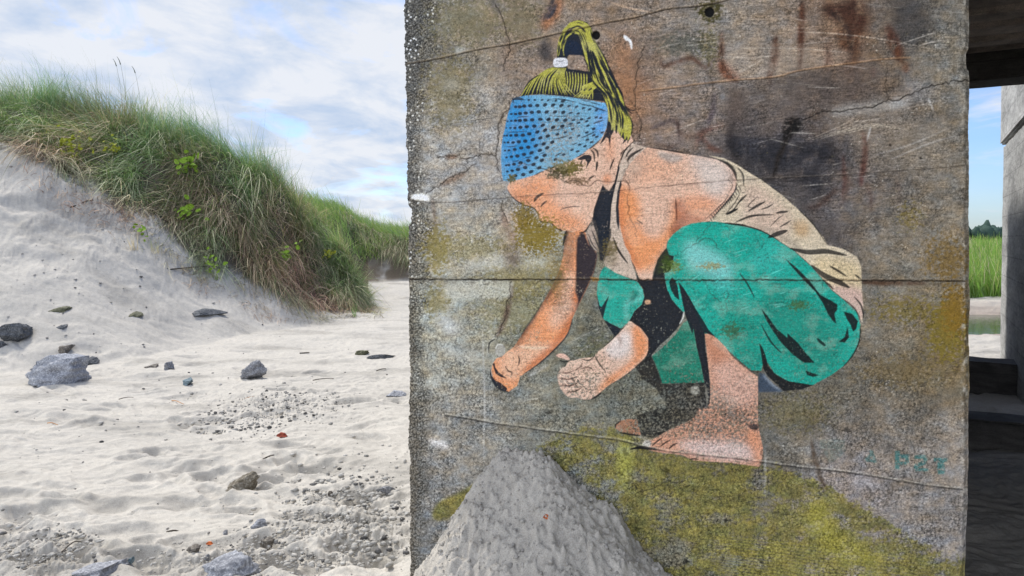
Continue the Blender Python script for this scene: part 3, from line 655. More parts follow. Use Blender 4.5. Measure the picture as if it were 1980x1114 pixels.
# upper arm, shoulder and chest
sh = poly(Q(3, (515, 178), (640, 200), (760, 222), (860, 236), (1000, 262), (1080, 278), (1150, 318), (1200, 380), (1212, 440), (1190, 520), (1150, 570), (1100, 630), (1050, 690), (1005, 745), (920, 762), (840, 780),
               (760, 840), (700, 880), (672, 910), (668, 970), (620, 1020), (590, 1080)) + Q(5, (570, 420), (560, 485), (470, 482), (430, 400), (400, 330), (360, 250), (320, 190), (302, 120), (298, 40)) +
          Q(3, (294, 700), (298, 560), (312, 450), (345, 380), (385, 310), (450, 240)), False)
paint(sh, vary(SK_P), 'skin')
tint(gblur(poly(Q(3, (300, 480), (400, 500), (470, 600), (470, 760), (500, 850), (600, 880), (700, 760), (740, 600), (760, 800), (700, 900), (600, 1050), (580, 1110), (440, 1110), (330, 900), (295, 700)), True), 7) * sh, (208, 134, 84), 0.9)
tint(gblur(poly(Q(3, (740, 570), (1040, 560), (1050, 640), (960, 720), (780, 800), (740, 740)), True), 8) * sh, (200, 136, 100), 0.75)
tint(gblur(poly(Q(3, (400, 260), (560, 220), (800, 320), (700, 420), (450, 480)), True), 12) * sh, (202, 150, 120), 0.6)
tint(gblur(poly(Q(3, (860, 240), (1100, 290), (1180, 420), (1080, 560), (980, 520), (900, 360)), True), 9) * sh, (188, 180, 176), 0.75)
tint(gblur(poly(Q(3, (610, 210), (740, 230), (800, 260), (720, 300), (630, 260)), True), 3) * sh, (150, 146, 142), 0.75)
tint(gblur(poly(Q(3, (740, 740), (860, 740), (740, 880), (700, 860)), True), 4) * sh, (130, 86, 66), 0.8)
tint(gblur(poly(Q(3, (390, 240), (470, 200), (500, 330), (400, 460), (360, 400)), True), 6) * sh, (170, 140, 122), 0.6)
over(stroke(Q(3, (742, 570), (748, 660), (752, 750)), 4), BLACK, 0.9); over(stroke(Q(3, (440, 735), (470, 755), (492, 772)), 2.5), BLACK, 0.8); over(stroke(Q(3, (650, 700), (700, 672), (745, 690)), 2), BLACK, 0.5)
tint(gblur(poly(Q(3, (296, 500), (330, 520), (350, 800), (420, 1000), (480, 1110), (440, 1110), (330, 920), (298, 740)), True), 4) * sh, (176, 96, 48), 0.7)
tint(gblur(poly(Q(3, (742, 580), (800, 600), (860, 700), (980, 720), (920, 762), (790, 800), (720, 860), (700, 820), (745, 740)), True), 5) * sh, (150, 84, 56), 0.75)
# shirt: back, straps, chest cloth
SH = (190, 176, 154)
back = poly([(1371, 301), (1400, 306), (1424, 318), (1447, 333), (1472, 348), (1515, 380), (1543, 405), (1572, 433.5), (1592, 459), (1600, 474), (1629, 481), (1657, 497), (1665, 515), (1666, 559), (1669.5, 595), (1667, 624), (1658, 604), (1630, 577),
             (1608, 559), (1568, 513), (1536, 484), (1507, 466), (1472, 444.6), (1436, 433.8), (1400, 431), (1371, 428), (1385, 415), (1399, 400), (1414, 384), (1425, 365), (1424, 348), (1421, 332), (1408, 316), (1390, 308)], False)
paint(back, vary(SH), 'shirt')
tint(gblur(poly([(1450, 350), (1530, 420), (1500, 460), (1440, 430)], True), 9) * back, (186, 160, 146), 0.7); tint(gblur(poly([(1575, 500), (1655, 510), (1664, 560), (1600, 550)], True), 7) * back, (196, 176, 136), 0.7)
tint(gblur(poly([(1600, 555), (1666, 560), (1668, 620), (1630, 580)], True), 5) * back, (186, 156, 148), 0.8); tint(gblur(poly([(1536, 430), (1560, 430), (1562, 455), (1540, 455)], True), 5) * back, (166, 130, 86), 0.7)
tint(gblur(poly([(1395, 430), (1460, 438), (1520, 470), (1560, 500), (1540, 470), (1480, 440)], True), 3) * back, (130, 118, 106), 0.6)
strap = poly(Q(3, (395, 145), (450, 160), (520, 178), (450, 240), (380, 320), (340, 400), (312, 480), (300, 600), (300, 700), (318, 810), (350, 930), (395, 1010)) + Q(5, (400, 340), (430, 420), (445, 485), (380, 465), (280, 428), (205, 378), (190, 345), (205, 300), (235, 180)) +
             Q(3, (235, 860), (240, 740), (250, 600), (280, 450), (300, 350), (340, 230)), False)
paint(strap, vary((182, 164, 150)), 'shirt')
tint(gblur(poly(Q(5, (190, 340), (220, 220), (300, 280), (260, 380)), True), 4) * strap, (124, 108, 84), 0.7)
fr = poly(Q(4, (622, 92), (640, 60), (665, 45), (690, 110), (705, 165), (700, 200), (665, 185), (640, 150)), False); paint(fr, vary((160, 142, 130)), 'shirt')
tint(poly(Q(4, (690, 60), (750, 190), (740, 235), (700, 250), (686, 150)), True, 2), (92, 82, 64), 0.9)
# trousers (green-blue)
TE = (4, 150, 134)
leg = poly(Q(5, (670, 235), (683, 178), (725, 128), (790, 78), (865, 48), (950, 36), (1050, 34), (1140, 46), (1230, 66)) + [(1450, 441), (1472, 446), (1508, 468), (1536, 486), (1568, 515), (1608, 561), (1630, 579), (1657, 604), (1663.5, 628), (1662, 656), (1651, 686), (1633, 706), (1608, 725), (1580, 740), (1572, 745),
            (1545, 742), (1518, 735), (1497, 721), (1486, 705), (1478, 690), (1472, 717), (1452, 716), (1421, 689), (1398, 668), (1380, 650)] + Q(5, (960, 890), (880, 700), (815, 570), (762, 505), (800, 640), (812, 740), (760, 690), (712, 632), (678, 560), (660, 480), (655, 430), (700, 400), (720, 350), (728, 300), (690, 290)), False)
paint(leg, vary(TE, 0.12), 'trousers')
knee = poly(Q(5, (162, 430), (180, 395), (205, 378), (280, 430), (380, 470), (450, 500), (488, 555), (500, 620), (480, 672), (425, 720), (395, 780), (370, 815), (320, 856), (250, 822), (190, 788), (150, 680), (135, 580), (145, 490)), False)
paint(knee, vary((22, 150, 134), 0.1), 'trousers')
shin = poly(Q(7, (480, 130), (580, 30), (640, -60), (690, -90), (720, -20), (745, 130), (780, 270), (803, 398), (480, 405), (450, 310), (400, 195)), False)
paint(shin, vary((10, 112, 92), 0.1), 'trousers')
tint(gblur(poly(Q(5, (820, 190), (960, 220), (1150, 340), (1160, 480), (1000, 460), (830, 350)), True), 8) * leg, (120, 186, 184), 0.8)
tint(gblur(poly(Q(5, (1300, 320), (1420, 300), (1430, 380), (1340, 380)), True), 8) * leg, (60, 164, 156), 0.6); tint(gblur(poly(Q(5, (1020, 480), (1170, 490), (1160, 580), (1050, 560)), True), 8) * leg, (70, 178, 172), 0.6)
tint(gblur(poly(Q(6, (180, 260), (320, 250), (330, 430), (220, 420)), True), 12) * leg, (50, 168, 158), 0.5)
tint(gblur(poly(Q(6, (330, 500), (560, 640), (640, 800), (560, 960), (400, 940), (240, 780), (180, 560)), True), 14) * leg, (18, 120, 104), 0.7)
tint(gblur(poly(Q(6, (0, 600), (160, 640), (200, 900), (100, 900), (0, 760)), True), 10) * leg, (16, 126, 108), 0.6)
tint(stroke(Q(5, (400, 530), (470, 560), (470, 620), (380, 650), (358, 720), (368, 790)), 12, True, True, 3) * knee, (96, 176, 166), 0.7); tint(stroke(Q(5, (400, 560), (430, 600), (380, 640)), 11, True, True, 3) * knee, (10, 96, 84), 0.7)
for k in range(26):   # pale brush marks in the cloth
    x0, y0 = r_.uniform(1300, 1560), r_.uniform(445, 600)
    over(stroke([(x0, y0), (x0 + r_.uniform(12, 40), y0 - r_.uniform(2, 14))], 1.3, True, True, 0.4) * leg, lin((120, 196, 188)), 0.45)
# lower leg and foot
ft = poly(Q(7, (808, 25), (845, 18), (905, 62), (965, 122), (1012, 192), (1090, 262), (1170, 322), (1212, 352), (1216, 500), (1215, 700), (1232, 800), (1255, 900), (1246, 1012), (1230, 1042), (1000, 1010), (850, 1002), (720, 992), (640, 952), (540, 940), (470, 935), (380, 915), (335, 890), (330, 860),
             (352, 845), (400, 838), (430, 822), (500, 780), (590, 735), (680, 695), (730, 660), (752, 592), (790, 598), (845, 560), (850, 400), (828, 200)), False)
paint(ft, vary((192, 142, 118)), 'skin')
tint(gblur(poly(Q(7, (900, 200), (1100, 280), (1190, 360), (1190, 560), (1000, 560), (880, 400)), True), 9) * ft, (196, 160, 146), 0.7)
tint(gblur(poly(Q(7, (600, 860), (900, 850), (1180, 900), (1180, 990), (800, 960)), True), 8) * ft, (206, 186, 182), 0.85)
tint(gblur(poly(Q(7, (1120, 760), (1230, 800), (1245, 1000), (1190, 1000), (1150, 860)), True), 5) * ft, (202, 138, 104), 0.7); tint(poly(Q(7, (340, 848), (390, 845), (385, 890), (330, 885)), True, 1), (170, 170, 164), 0.9)
tint(gblur(poly(Q(7, (810, 30), (930, 140), (1000, 200), (900, 260), (840, 200)), True), 6) * ft, (170, 112, 84), 0.7)
rf = poly(Q(7, (118, 745), (125, 715), (160, 690), (220, 676), (287, 682), (300, 740), (318, 806), (230, 800), (150, 770)), False)
paint(rf, vary((150, 108, 84)), 'skin')
# navy / black stencil layer
def nv(pts, c=NAVY, blur=0.0, a=0.97, sm=False, wear=0.55): paint(poly(pts, sm, blur), c, 'navy', a, wear)
nv(Q(2, (1045, 545), (1075, 590), (1110, 600), (1150, 525), (1175, 430), (1188, 355), (1200, 395), (1175, 500), (1145, 620), (1122, 740), (1115, 870), (1108, 960), (1095, 1065), (1050, 1020), (1000, 930), (985, 880), (955, 850), (962, 770), (1000, 655)))
nv(Q(2, (1208, 495), (1218, 540), (1200, 600), (1188, 740), (1196, 870), (1190, 955), (1168, 880), (1162, 760), (1176, 610)))
nv(Q(4, (598, 82), (618, 95), (640, 150), (690, 205), (690, 235), (672, 310), (632, 400), (582, 500), (560, 545), (578, 470), (562, 420), (566, 330), (568, 200), (572, 120)), blur=1.2)
nv(Q(4, (472, 300), (500, 300), (470, 370), (400, 475), (385, 475), (440, 380)), blur=2.2, a=0.75); nv(Q(4, (512, 78), (530, 75), (500, 200), (490, 230)), blur=1.5, a=0.8)
over(stroke(Q(4, (385, 478), (335, 560), (285, 632), (245, 695)), 5, True, True, 1.2), NAVY, 0.7); over(stroke(Q(4, (548, 570), (530, 640), (500, 692), (415, 780), (345, 840), (285, 880)), 3, True, True, 0.6), NAVY, 0.85)
nv(Q(4, (690, 95), (730, 100), (768, 60), (768, 110), (745, 175), (720, 250), (704, 240), (698, 180)), a=0.85)
nv(Q(4, (655, 2), (700, 0), (745, 160), (730, 190), (712, 160), (690, 110), (668, 50)), a=0.85)
for s_ in (((640, 100), (660, 150), (690, 190)), ((655, 70), (680, 130), (698, 175)), ((632, 110), (650, 160), (680, 195)), ((690, 30), (705, 100), (735, 160))): over(stroke(Q(4, *s_), 3), NAVY, 0.85)
over(stroke(Q(4, (778, 110), (800, 170), (830, 220), (864, 264)), 4.5), BLACK, 0.95)
nv(Q(5, (136, 590), (158, 680), (172, 690), (232, 598), (202, 700), (182, 785), (150, 700)))
nv(Q(5, (188, 788), (250, 822), (322, 858), (300, 890), (272, 915), (238, 868)))
nv(Q(5, (400, 330), (430, 380), (460, 480), (500, 490), (560, 486), (580, 420), (600, 330), (640, 270), (672, 235), (690, 290), (728, 300), (716, 360), (690, 400), (655, 430), (660, 490), (678, 560), (712, 632), (760, 690), (808, 740), (800, 790), (750, 860),
     (690, 925), (620, 985), (560, 1055), (545, 1114), (500, 1114), (530, 1020), (528, 930), (480, 860), (410, 812), (388, 795), (425, 722), (482, 672), (502, 610), (488, 545), (450, 498), (440, 420)), lin((24, 28, 36)))
tint(poly(Q(5, (600, 330), (670, 235), (690, 290), (700, 400), (640, 430), (590, 440)), True, 3), (46, 52, 34), 0.7); tint(poly(Q(5, (510, 640), (545, 640), (545, 665), (512, 668)), True, 0.6), (190, 150, 120), 0.9)
nv(Q(5, (690, 500), (712, 462), (735, 478), (758, 540), (770, 640), (735, 612), (704, 560)), lin((22, 34, 38)))
nv(Q(5, (762, 500), (800, 540), (850, 620), (900, 710), (945, 780), (1000, 870), (1052, 922), (965, 888), (970, 1000), (985, 1114)) + Q(7, (815, 130), (838, 300), (850, 480), (845, 560), (810, 605), (800, 480), (805, 400), (780, 270), (745, 130), (720, -20)) + Q(5, (870, 900), (812, 745)), lin((22, 27, 36)))
nv(Q(7, (480, 404), (804, 397), (812, 500), (808, 600), (765, 590), (735, 660), (650, 708), (570, 738), (480, 790), (400, 826), (318, 800), (284, 650), (400, 610), (520, 580), (480, 520), (430, 440), (330, 370), (270, 275), (350, 210), (400, 195), (450, 310)), lin((30, 30, 30)), 1.0, 0.92, False, 0.6)
tint(poly(Q(7, (700, 435), (750, 425), (765, 465), (740, 495), (705, 480)), True, 1), (150, 148, 138), 0.9)
over(stroke(Q(5, (770, 822), (795, 780), (806, 725)), 3), lin((190, 190, 184)), 0.8); over(stroke(Q(7, (810, 410), (822, 500), (826, 560)), 4, True, True, 0.8), lin((120, 118, 108)), 0.7)
over(poly(Q(7, (1135, 722), (1215, 718), (1212, 765), (1160, 755)), True, 1.5), NAVY, 0.85)
for s_, w_ in ((((398, 888), (440, 850), (482, 820)), 3), (((462, 892), (500, 862), (545, 838)), 3), (((528, 908), (560, 880), (598, 863)), 3.5), (((440, 915), (400, 905), (260, 898)), 5), (((690, 985), (730, 980), (765, 988)), 2.5), (((120, 748), (125, 718), (165, 692)), 3), (((150, 780), (230, 795), (310, 805)), 4), (((615, 945), (620, 925), (645, 925), (660, 948)), 2), (((240, 905), (330, 893), (390, 910)), 6)):
    over(stroke(Q(7, *s_), w_), BLACK, 0.9)
tint(poly(Q(7, (1225, 320), (1260, 330), (1330, 410), (1410, 468), (1220, 475), (1215, 400)), False, 1.2), (52, 70, 92), 0.85); over(stroke(Q(7, (1250, 330), (1310, 400), (1390, 460)), 5, True, True, 1.5), lin((130, 140, 152)), 0.6)
# folds
for k, pts in ((6, ((325, 330), (400, 392), (460, 452), (520, 530), (580, 562), (612, 582), (610, 610), (595, 632), (606, 690), (585, 670), (560, 635), (530, 572), (490, 512), (430, 452), (370, 386))),
               (6, ((198, 598), (240, 650), (282, 712), (342, 762), (340, 735), (400, 790), (440, 842), (490, 896), (430, 896), (370, 852), (310, 792), (260, 722), (228, 668))),
               (6, ((645, 620), (690, 632), (722, 672), (714, 712), (695, 730), (680, 690), (660, 660))), (6, ((665, 703), (674, 760), (650, 788), (618, 782), (650, 757))), (6, ((440, 938), (512, 963), (480, 973), (446, 962))),
               (6, ((188, 790), (205, 810), (222, 850), (238, 915), (280, 960), (350, 996), (485, 1016), (420, 1040), (320, 1050), (280, 1010), (235, 970), (212, 930)))):
    nv(Q(k, *pts), lin((20, 24, 28)), 0.4)
for s_, w_ in ((((85, 415), (125, 470), (165, 545)), 3.5), (((200, 690), (250, 780), (312, 846)), 3.5), (((500, 765), (522, 785), (548, 806)), 6), (((130, 80), (175, 52), (222, 28)), 5), (((10, 95), (40, 82), (76, 65)), 5), (((278, 90), (310, 84), (346, 81)), 5), (((60, 140), (150, 105), (262, 98)), 4.5),
               (((235, 222), (290, 200), (342, 183)), 9), (((200, 70), (235, 58), (268, 38)), 3), (((298, 165), (330, 148), (362, 128)), 3), (((245, 165), (290, 120), (320, 100)), 2), (((355, 280), (450, 300), (550, 296), (662, 318)), 10), (((470, 370), (540, 425), (620, 462), (678, 492)), 11), (((568, 373), (610, 398), (664, 432)), 4.5), (((540, 455), (565, 475), (592, 502)), 4),
               (((700, 538), (740, 590), (752, 655)), 4), (((704, 420), (720, 432), (738, 446)), 4), (((180, 0), (130, 50), (150, 60)), 2), (((0, 143), (60, 150), (120, 155)), 4), (((90, 150), (200, 185), (300, 240)), 3), (((735, 690), (728, 780), (690, 860), (630, 930)), 3), (((400, 70), (480, 150), (555, 260)), 2.5), (((640, 550), (700, 600), (735, 660)), 3), (((100, 0), (60, 60), (30, 90)), 2.5)):
    over(stroke(Q(6, *s_), w_), BLACK, 0.9)
# shirt hems, neck strings and shoulder seam
for s_, w_ in ((((1062, 270), (1140, 305), (1190, 360), (1210, 430)), 7), (((1220, 335), (1258, 390), (1265, 475)), 4), (((495, 185), (400, 240), (370, 290)), 5), (((470, 195), (380, 270)), 2), (((400, 150), (345, 215), (325, 280)), 3), (((420, 175), (380, 215), (355, 260)), 3), (((1150, 540), (1120, 590), (1060, 650), (960, 745)), 1.8), (((1245, 510), (1200, 600), (1120, 700)), 2), (((1290, 540), (1250, 580), (1215, 614)), 4), (((1220, 650), (1180, 672), (1130, 698)), 4.5), (((1140, 420), (1180, 470), (1150, 530)), 1.5), (((1050, 35), (1000, 60)), 1),
               (((272, 262), (250, 310), (235, 356)), 3), (((520, 178), (700, 203), (860, 236)), 2), (((130, 285), (134, 320), (130, 358)), 3)):
    over(stroke(Q(3, *s_), w_), BLACK, 0.85)
for k in range(17):
    t = k / 16; x = 1235 + (1015 - 1235) * t; y = 490 + (735 - 490) * t + 14 * math.sin(t * 6)
    over(stroke(Q(3, (x - 14, y - 16), (x, y + 4), (x + 6, y + 20)), 2.6), BLACK, 0.75)
# ear, eye, mouth
nv(Q(2, (815, 315), (845, 295), (880, 276), (925, 276), (948, 290), (944, 322), (922, 352), (893, 407), (905, 345), (885, 318), (845, 324)))
for s_, w_ in ((((862, 322), (848, 360), (866, 388)), 4), (((935, 228), (965, 265), (972, 338)), 4), (((955, 213), (995, 245), (1004, 302)), 4), (((1000, 333), (995, 370), (987, 420)), 4), (((1150, 308), (1130, 360), (1108, 412)), 2), (((428, 698), (455, 655), (515, 618)), 6), (((488, 745), (510, 715), (545, 688)), 4), (((478, 868), (520, 882), (582, 876)), 3), (((582, 885), (620, 925), (652, 948)), 3.5), (((648, 940), (665, 950), (682, 962)), 4.5), (((920, 495), (940, 480), (972, 462)), 4),
               (((192, 590), (240, 660), (330, 722), (420, 750), (462, 800), (480, 870)), 2.5), (((830, 975), (885, 962), (940, 880)), 3), (((720, 955), (708, 1000), (690, 1090)), 5), (((1238, 232), (1215, 260), (1208, 290)), 2.5), (((660, 770), (740, 745), (850, 738)), 2)):
    over(stroke(Q(2, *s_), w_), BLACK, 0.88)
# hands
nv(Q(4, (96, 832), (108, 822), (112, 850), (132, 880), (180, 915), (140, 905), (112, 885)), sm=False); nv(Q(4, (84, 862), (92, 900), (112, 925), (140, 938), (178, 968), (175, 992), (140, 982), (108, 960), (88, 920), (80, 890)))
for s_, w_ in ((((122, 790), (138, 784), (150, 795)), 3), (((240, 785), (248, 810), (242, 842)), 3), (((165, 840), (185, 870), (205, 880), (204, 900)), 3), (((672, 780), (700, 830), (738, 880)), 3), (((598, 802), (640, 812), (672, 790)), 3), (((470, 808), (500, 820), (530, 815)), 3), (((652, 1032), (690, 1012), (712, 990)), 4), (((75, 770), (78, 715), (110, 690)), 3), (((865, 595), (820, 645), (730, 735)), 1.6)):
    over(stroke(Q(4, *s_), w_), BLACK, 0.85)
pebm = poly(Q(4, (112, 740), (125, 722), (150, 722), (168, 742), (165, 775), (140, 790), (115, 775)), True); paint(pebm, vary((150, 148, 142)), 'skin'); over(stroke(Q(4, (112, 745), (128, 722), (160, 725)), 2.5), lin((205, 205, 200)), 0.8)
for s_ in (((470, 878), (515, 884), (560, 868)), ((464, 912), (520, 920), (575, 902)), ((474, 950), (530, 956), (585, 934)), ((508, 992), (560, 988), (606, 960)), ((600, 860), (640, 850), (668, 870)), ((560, 868), (590, 850), (600, 830))):
    over(stroke(Q(4, *s_), 3.2, True, True, 0.4), lin((70, 44, 38)), 0.7)
for s_ in (((478, 862), (530, 858)), ((475, 896), (530, 902)), ((482, 932), (540, 936)), ((500, 972), (560, 970))): over(stroke(Q(4, *s_), 6, True, True, 1.2), lin((222, 190, 174)), 0.5)
# headband
hb = poly(Q(1, (140, 792), (180, 778), (250, 764), (400, 756), (520, 764), (640, 776), (800, 800), (975, 832), (998, 890), (1000, 960), (985, 1050)) + Q(2, (1062, 70), (1035, 125), (950, 200), (860, 268), (760, 330), (640, 372), (530, 412), (420, 462), (300, 496), (212, 515), (152, 506), (140, 450), (134, 330), (138, 200), (150, 100)) + Q(1, (70, 1080), (88, 980), (112, 880)), False)
paint(hb, vary((104, 158, 188), 0.08), 'headband', 0.97, 0.35)
tint(gblur(poly(Q(1, (60, 760), (330, 780), (300, 900), (420, 1000), (400, 1114)) + Q(2, (500, 100), (480, 260), (380, 400), (140, 520), (100, 100)), False), 13) * hb, (24, 120, 180), 0.95)
tint(gblur(poly(Q(1, (900, 850), (1000, 850), (1000, 1114)) + Q(2, (1060, 60), (1000, 140), (960, 60), (1000, -60)), False), 7) * hb, (50, 134, 206), 0.8)
tint(gblur(poly(Q(2, (520, -40), (700, -60), (860, 40), (760, 180), (740, 320), (560, 380), (500, 240)), True), 9) * hb * smooth(-0.3, 0.3, wearn), (128, 134, 134), 0.85)
dots = {1: ((168, 865), (205, 865), (245, 858), (300, 855), (363, 853), (433, 848), (505, 850), (580, 853), (650, 858), (717, 866), (780, 877), (836, 888), (896, 896), (130, 930), (168, 930), (208, 925), (260, 922), (315, 915), (378, 910), (448, 912), (523, 912), (598, 915), (665, 920), (733, 925), (97, 995), (130, 992), (168, 990), (208, 988), (258, 985), (320, 983), (392, 978), (465, 978), (540, 982), (615, 985), (690, 985), (762, 978), (830, 968), (895, 960), (935, 965),
            (85, 1055), (125, 1055), (165, 1055), (215, 1050), (272, 1045), (340, 1040), (415, 1032), (590, 1040), (665, 1018), (735, 1010), (810, 995), (820, 1035), (870, 1062), (285, 803), (340, 803), (405, 803), (460, 806), (530, 808), (595, 812)),
        2: ((160, 105), (185, 103), (222, 103), (270, 100), (330, 100), (388, 88), (460, 72), (530, 55), (600, 30), (165, 165), (197, 165), (242, 165), (293, 160), (352, 153), (420, 140), (488, 125), (555, 108), (640, 92), (712, 75), (775, 45), (170, 238), (205, 236), (257, 228), (315, 215), (378, 208), (447, 195), (518, 178), (595, 163), (755, 125), (830, 103), (902, 75), (965, 45), (183, 300), (227, 293), (280, 287), (340, 272), (408, 258), (483, 237), (550, 213), (770, 232), (840, 185), (908, 140), (992, 113), (965, 100), (1040, 75),
            (180, 370), (203, 367), (250, 360), (308, 347), (378, 327), (452, 303), (525, 280), (820, 245), (887, 198), (945, 162), (190, 425), (233, 418), (285, 408), (350, 390), (425, 362), (500, 325), (620, 318), (695, 275), (222, 475), (262, 463), (333, 453), (403, 427), (475, 393))}
for k, ps in dots.items():
    for x, y in ps:
        d = min(1.0, 0.42 + abs(x - (80 if k == 1 else 140)) / 240.0) * (1.0 if x < 620 else 0.82) * (0.6 if (k == 1 and y < 810) else 1)
        rx, ry = 21 * d, 16 * d * (1.0 if x < 650 else 0.8); tl = -0.25 if x > 400 else 0.0
        rr_ = [(x + rx * math.cos(q), y + ry * math.sin(q) + tl * rx * math.cos(q)) for q in np.linspace(0, 2 * math.pi, 9)[:-1]]
        over(poly(Q(k, *rr_), True) * hb, lin((28, 34, 46)) if (x < 640) else lin((34, 48, 66)), 0.93)
for k, s_, w_ in ((1, ((140, 800), (190, 790), (240, 800)), 8), (1, ((180, 960), (230, 955), (290, 950)), 3), (1, ((470, 945), (560, 952), (640, 948)), 2), (1, ((840, 825), (880, 835), (930, 848)), 3), (1, ((850, 860), (920, 885), (985, 905)), 4), (1, ((865, 1018), (910, 1000), (960, 985)), 4), (1, ((750, 800), (800, 812), (850, 815)), 3), (1, ((130, 800), (145, 820), (140, 780)), 4), (1, ((500, 790), (600, 800), (720, 826)), 3), (1, ((730, 830), (800, 850), (880, 860)), 3),
                 (2, ((180, 72), (260, 72), (370, 66)), 2.5), (2, ((180, 205), (240, 202), (280, 195)), 2.5), (2, ((845, 128), (910, 100), (985, 62)), 3), (2, ((600, 135), (680, 122), (740, 100)), 3), (2, ((770, 190), (800, 175), (820, 165)), 3), (2, ((350, 300), (380, 298), (410, 290)), 3), (2, ((230, 335), (270, 332), (300, 325)), 2.5), (2, ((470, 270), (500, 262), (530, 250)), 2), (2, ((810, 300), (850, 280), (890, 260)), 3), (2, ((925, 220), (950, 205), (1030, 135)), 4), (2, ((430, 462), (480, 435), (520, 425)), 3), (2, ((560, 60), (640, 50), (720, 30)), 2), (2, ((620, 290), (650, 270), (680, 255)), 3)):
    over(stroke(Q(k, *s_), w_ * 0.8), lin((28, 36, 50)), 0.85)
# hair
hair = poly(Q(1, (213, 772), (250, 690), (300, 630), (390, 565), (460, 520), (515, 505), (540, 420), (545, 330), (560, 250), (600, 175), (660, 112), (740, 86), (815, 108), (856, 165), (872, 250), (930, 340), (985, 440), (1030, 560), (1085, 660), (1130, 740), (1146, 830), (1160, 880), (1205, 970), (1218, 1060), (1212, 1110)) +
            Q(2, (1300, 60), (1290, 130), (1266, 175), (1262, 140), (1220, 182), (1235, 140), (1205, 110), (1180, 62), (1165, 90), (1150, 50), (1118, 110), (1110, 216), (1094, 130), (1075, 120), (1045, 160), (1018, 183), (1050, 110)) + Q(1, (985, 1060), (1000, 960), (995, 870), (965, 815), (870, 808), (740, 793), (600, 770), (450, 755), (300, 755)), False)
hole = poly(Q(1, (640, 405), (700, 400), (770, 408), (800, 450), (815, 500), (822, 545), (740, 535), (640, 520), (632, 470)), True)
hair = np.clip(hair - hole, 0, 1); paint(hair, lin((20, 29, 42)), 'hair', 0.97, 0.3)
YG = lin((160, 158, 66)) * (1 + 0.15 * fine + 0.15 * grit)[..., None]
r_ = np.random.default_rng(8)
def strands(guides, n, w, spread, frac=(0.0, 1.0), clip=None):
    """strands between two guide curves"""
    A_ = spline(guides[0], False, 8); B_ = spline(guides[1], False, 8); m = min(len(A_), len(B_)); A_, B_ = A_[:m], B_[:m]
    for _ in range(n):
        t = r_.random(); t2 = np.clip(t + r_.normal(0, spread), 0, 1); a0 = r_.uniform(*frac); L = r_.uniform(0.25, 0.6)
        i0 = int(a0 * (m - 4) * 0.75); i1 = min(m, i0 + max(5, int(L * m)))
        tt = np.linspace(t, t2, m)[i0:i1, None]; c = A_[i0:i1] * (1 - tt) + B_[i0:i1] * tt
        mk = stroke(c[::2] if len(c) > 6 else c, r_.uniform(0.7, 1.3) * w, True, True)
        over(mk * (hair if clip is None else clip), YG, 0.95)
def nstrands(guides, n, w):
    A_ = spline(guides[0], False, 8); B_ = spline(guides[1], False, 8); m = min(len(A_), len(B_)); A_, B_ = A_[:m], B_[:m]
    for _ in range(n):
        t = r_.random(); i0 = int(r_.uniform(0, 0.85) * m); i1 = min(m, i0 + r_.integers(6, 12)); tt = np.full((i1 - i0, 1), t)
        if i1 - i0 < 4: continue
        over(stroke(A_[i0:i1] * (1 - tt) + B_[i0:i1] * tt, r_.uniform(0.6, 1.4) * w) * hair, NAVY, 0.95)
tie = (530, 500)
for k in range(17):    # crown of the head, combed up to the tie
    t = k / 16; ex = 225 + t * 480 + r_.normal(0, 6); ey = 768 - 14 * math.sin(t * 3)
    mx = 500 + (ex - 520) * 0.42 + (0 if t > 0.4 else -30 * (1 - t)); my = 500 + (ey - 500) * (0.42 if t < .5 else 0.5) - (26 * (1 - t) if t < 0.5 else 0)
    over(stroke(Q(1, (505 + 130 * t * 0.9, 512), (mx + 20 * t, my), (ex, ey)), r_.uniform(1.8, 3.4), True) * hair, YG, 0.95)
for k in range(12):
    t = k / 11; over(stroke(Q(1, (860 - 20 * t, 640 + 20 * t), (800 - 40 * t + 50 * (k % 3), 690), (690 + 170 * t, 780 + 20 * t)), r_.uniform(1.6, 3.0)) * hair, YG, 0.95)
for k in range(9): over(stroke(Q(1, (600 + k * 26, 545 + 3 * k), (610 + k * 25, 640), (590 + k * 26, 740)), r_.uniform(1.8, 3.2)) * hair, YG, 0.9)
strands((Q(1, (520, 430), (545, 330), (570, 240), (640, 130), (740, 90), (830, 130), (870, 250), (940, 380), (1010, 540)), Q(1, (620, 430), (610, 330), (640, 250), (690, 215), (740, 225), (770, 330), (800, 450), (840, 600), (880, 700))), 56, 3.0, 0.07)
strands((Q(1, (800, 330), (830, 500), (860, 640), (950, 740), (990, 860), (1000, 1000)), Q(1, (930, 400), (1010, 560), (1090, 700), (1140, 830), (1200, 980), (1210, 1110))), 60, 3.8, 0.08, (0.1, 1.0))
strands((Q(1, (960, 740), (1000, 860), (1010, 1000), (1000, 1120)), Q(1, (1130, 760), (1160, 900), (1210, 1040), (1190, 1170))), 44, 4.4, 0.09)
nstrands((Q(1, (800, 330), (830, 500), (860, 640), (950, 740), (990, 860), (1000, 1000)), Q(1, (930, 400), (1010, 560), (1090, 700), (1140, 830), (1200, 980), (1210, 1110))), 90, 3.0)
nstrands((Q(1, (520, 430), (545, 330), (570, 240), (640, 130), (740, 90), (830, 130), (870, 250), (940, 380), (1010, 540)), Q(1, (620, 430), (610, 330), (640, 250), (690, 215), (740, 225), (770, 330), (800, 450), (840, 600), (880, 700))), 45, 2.4)
over(poly(Q(1, (620, 290), (690, 270), (745, 310), (760, 400), (640, 408), (600, 380)), True) * hair, lin((22, 34, 54)), 0.9)
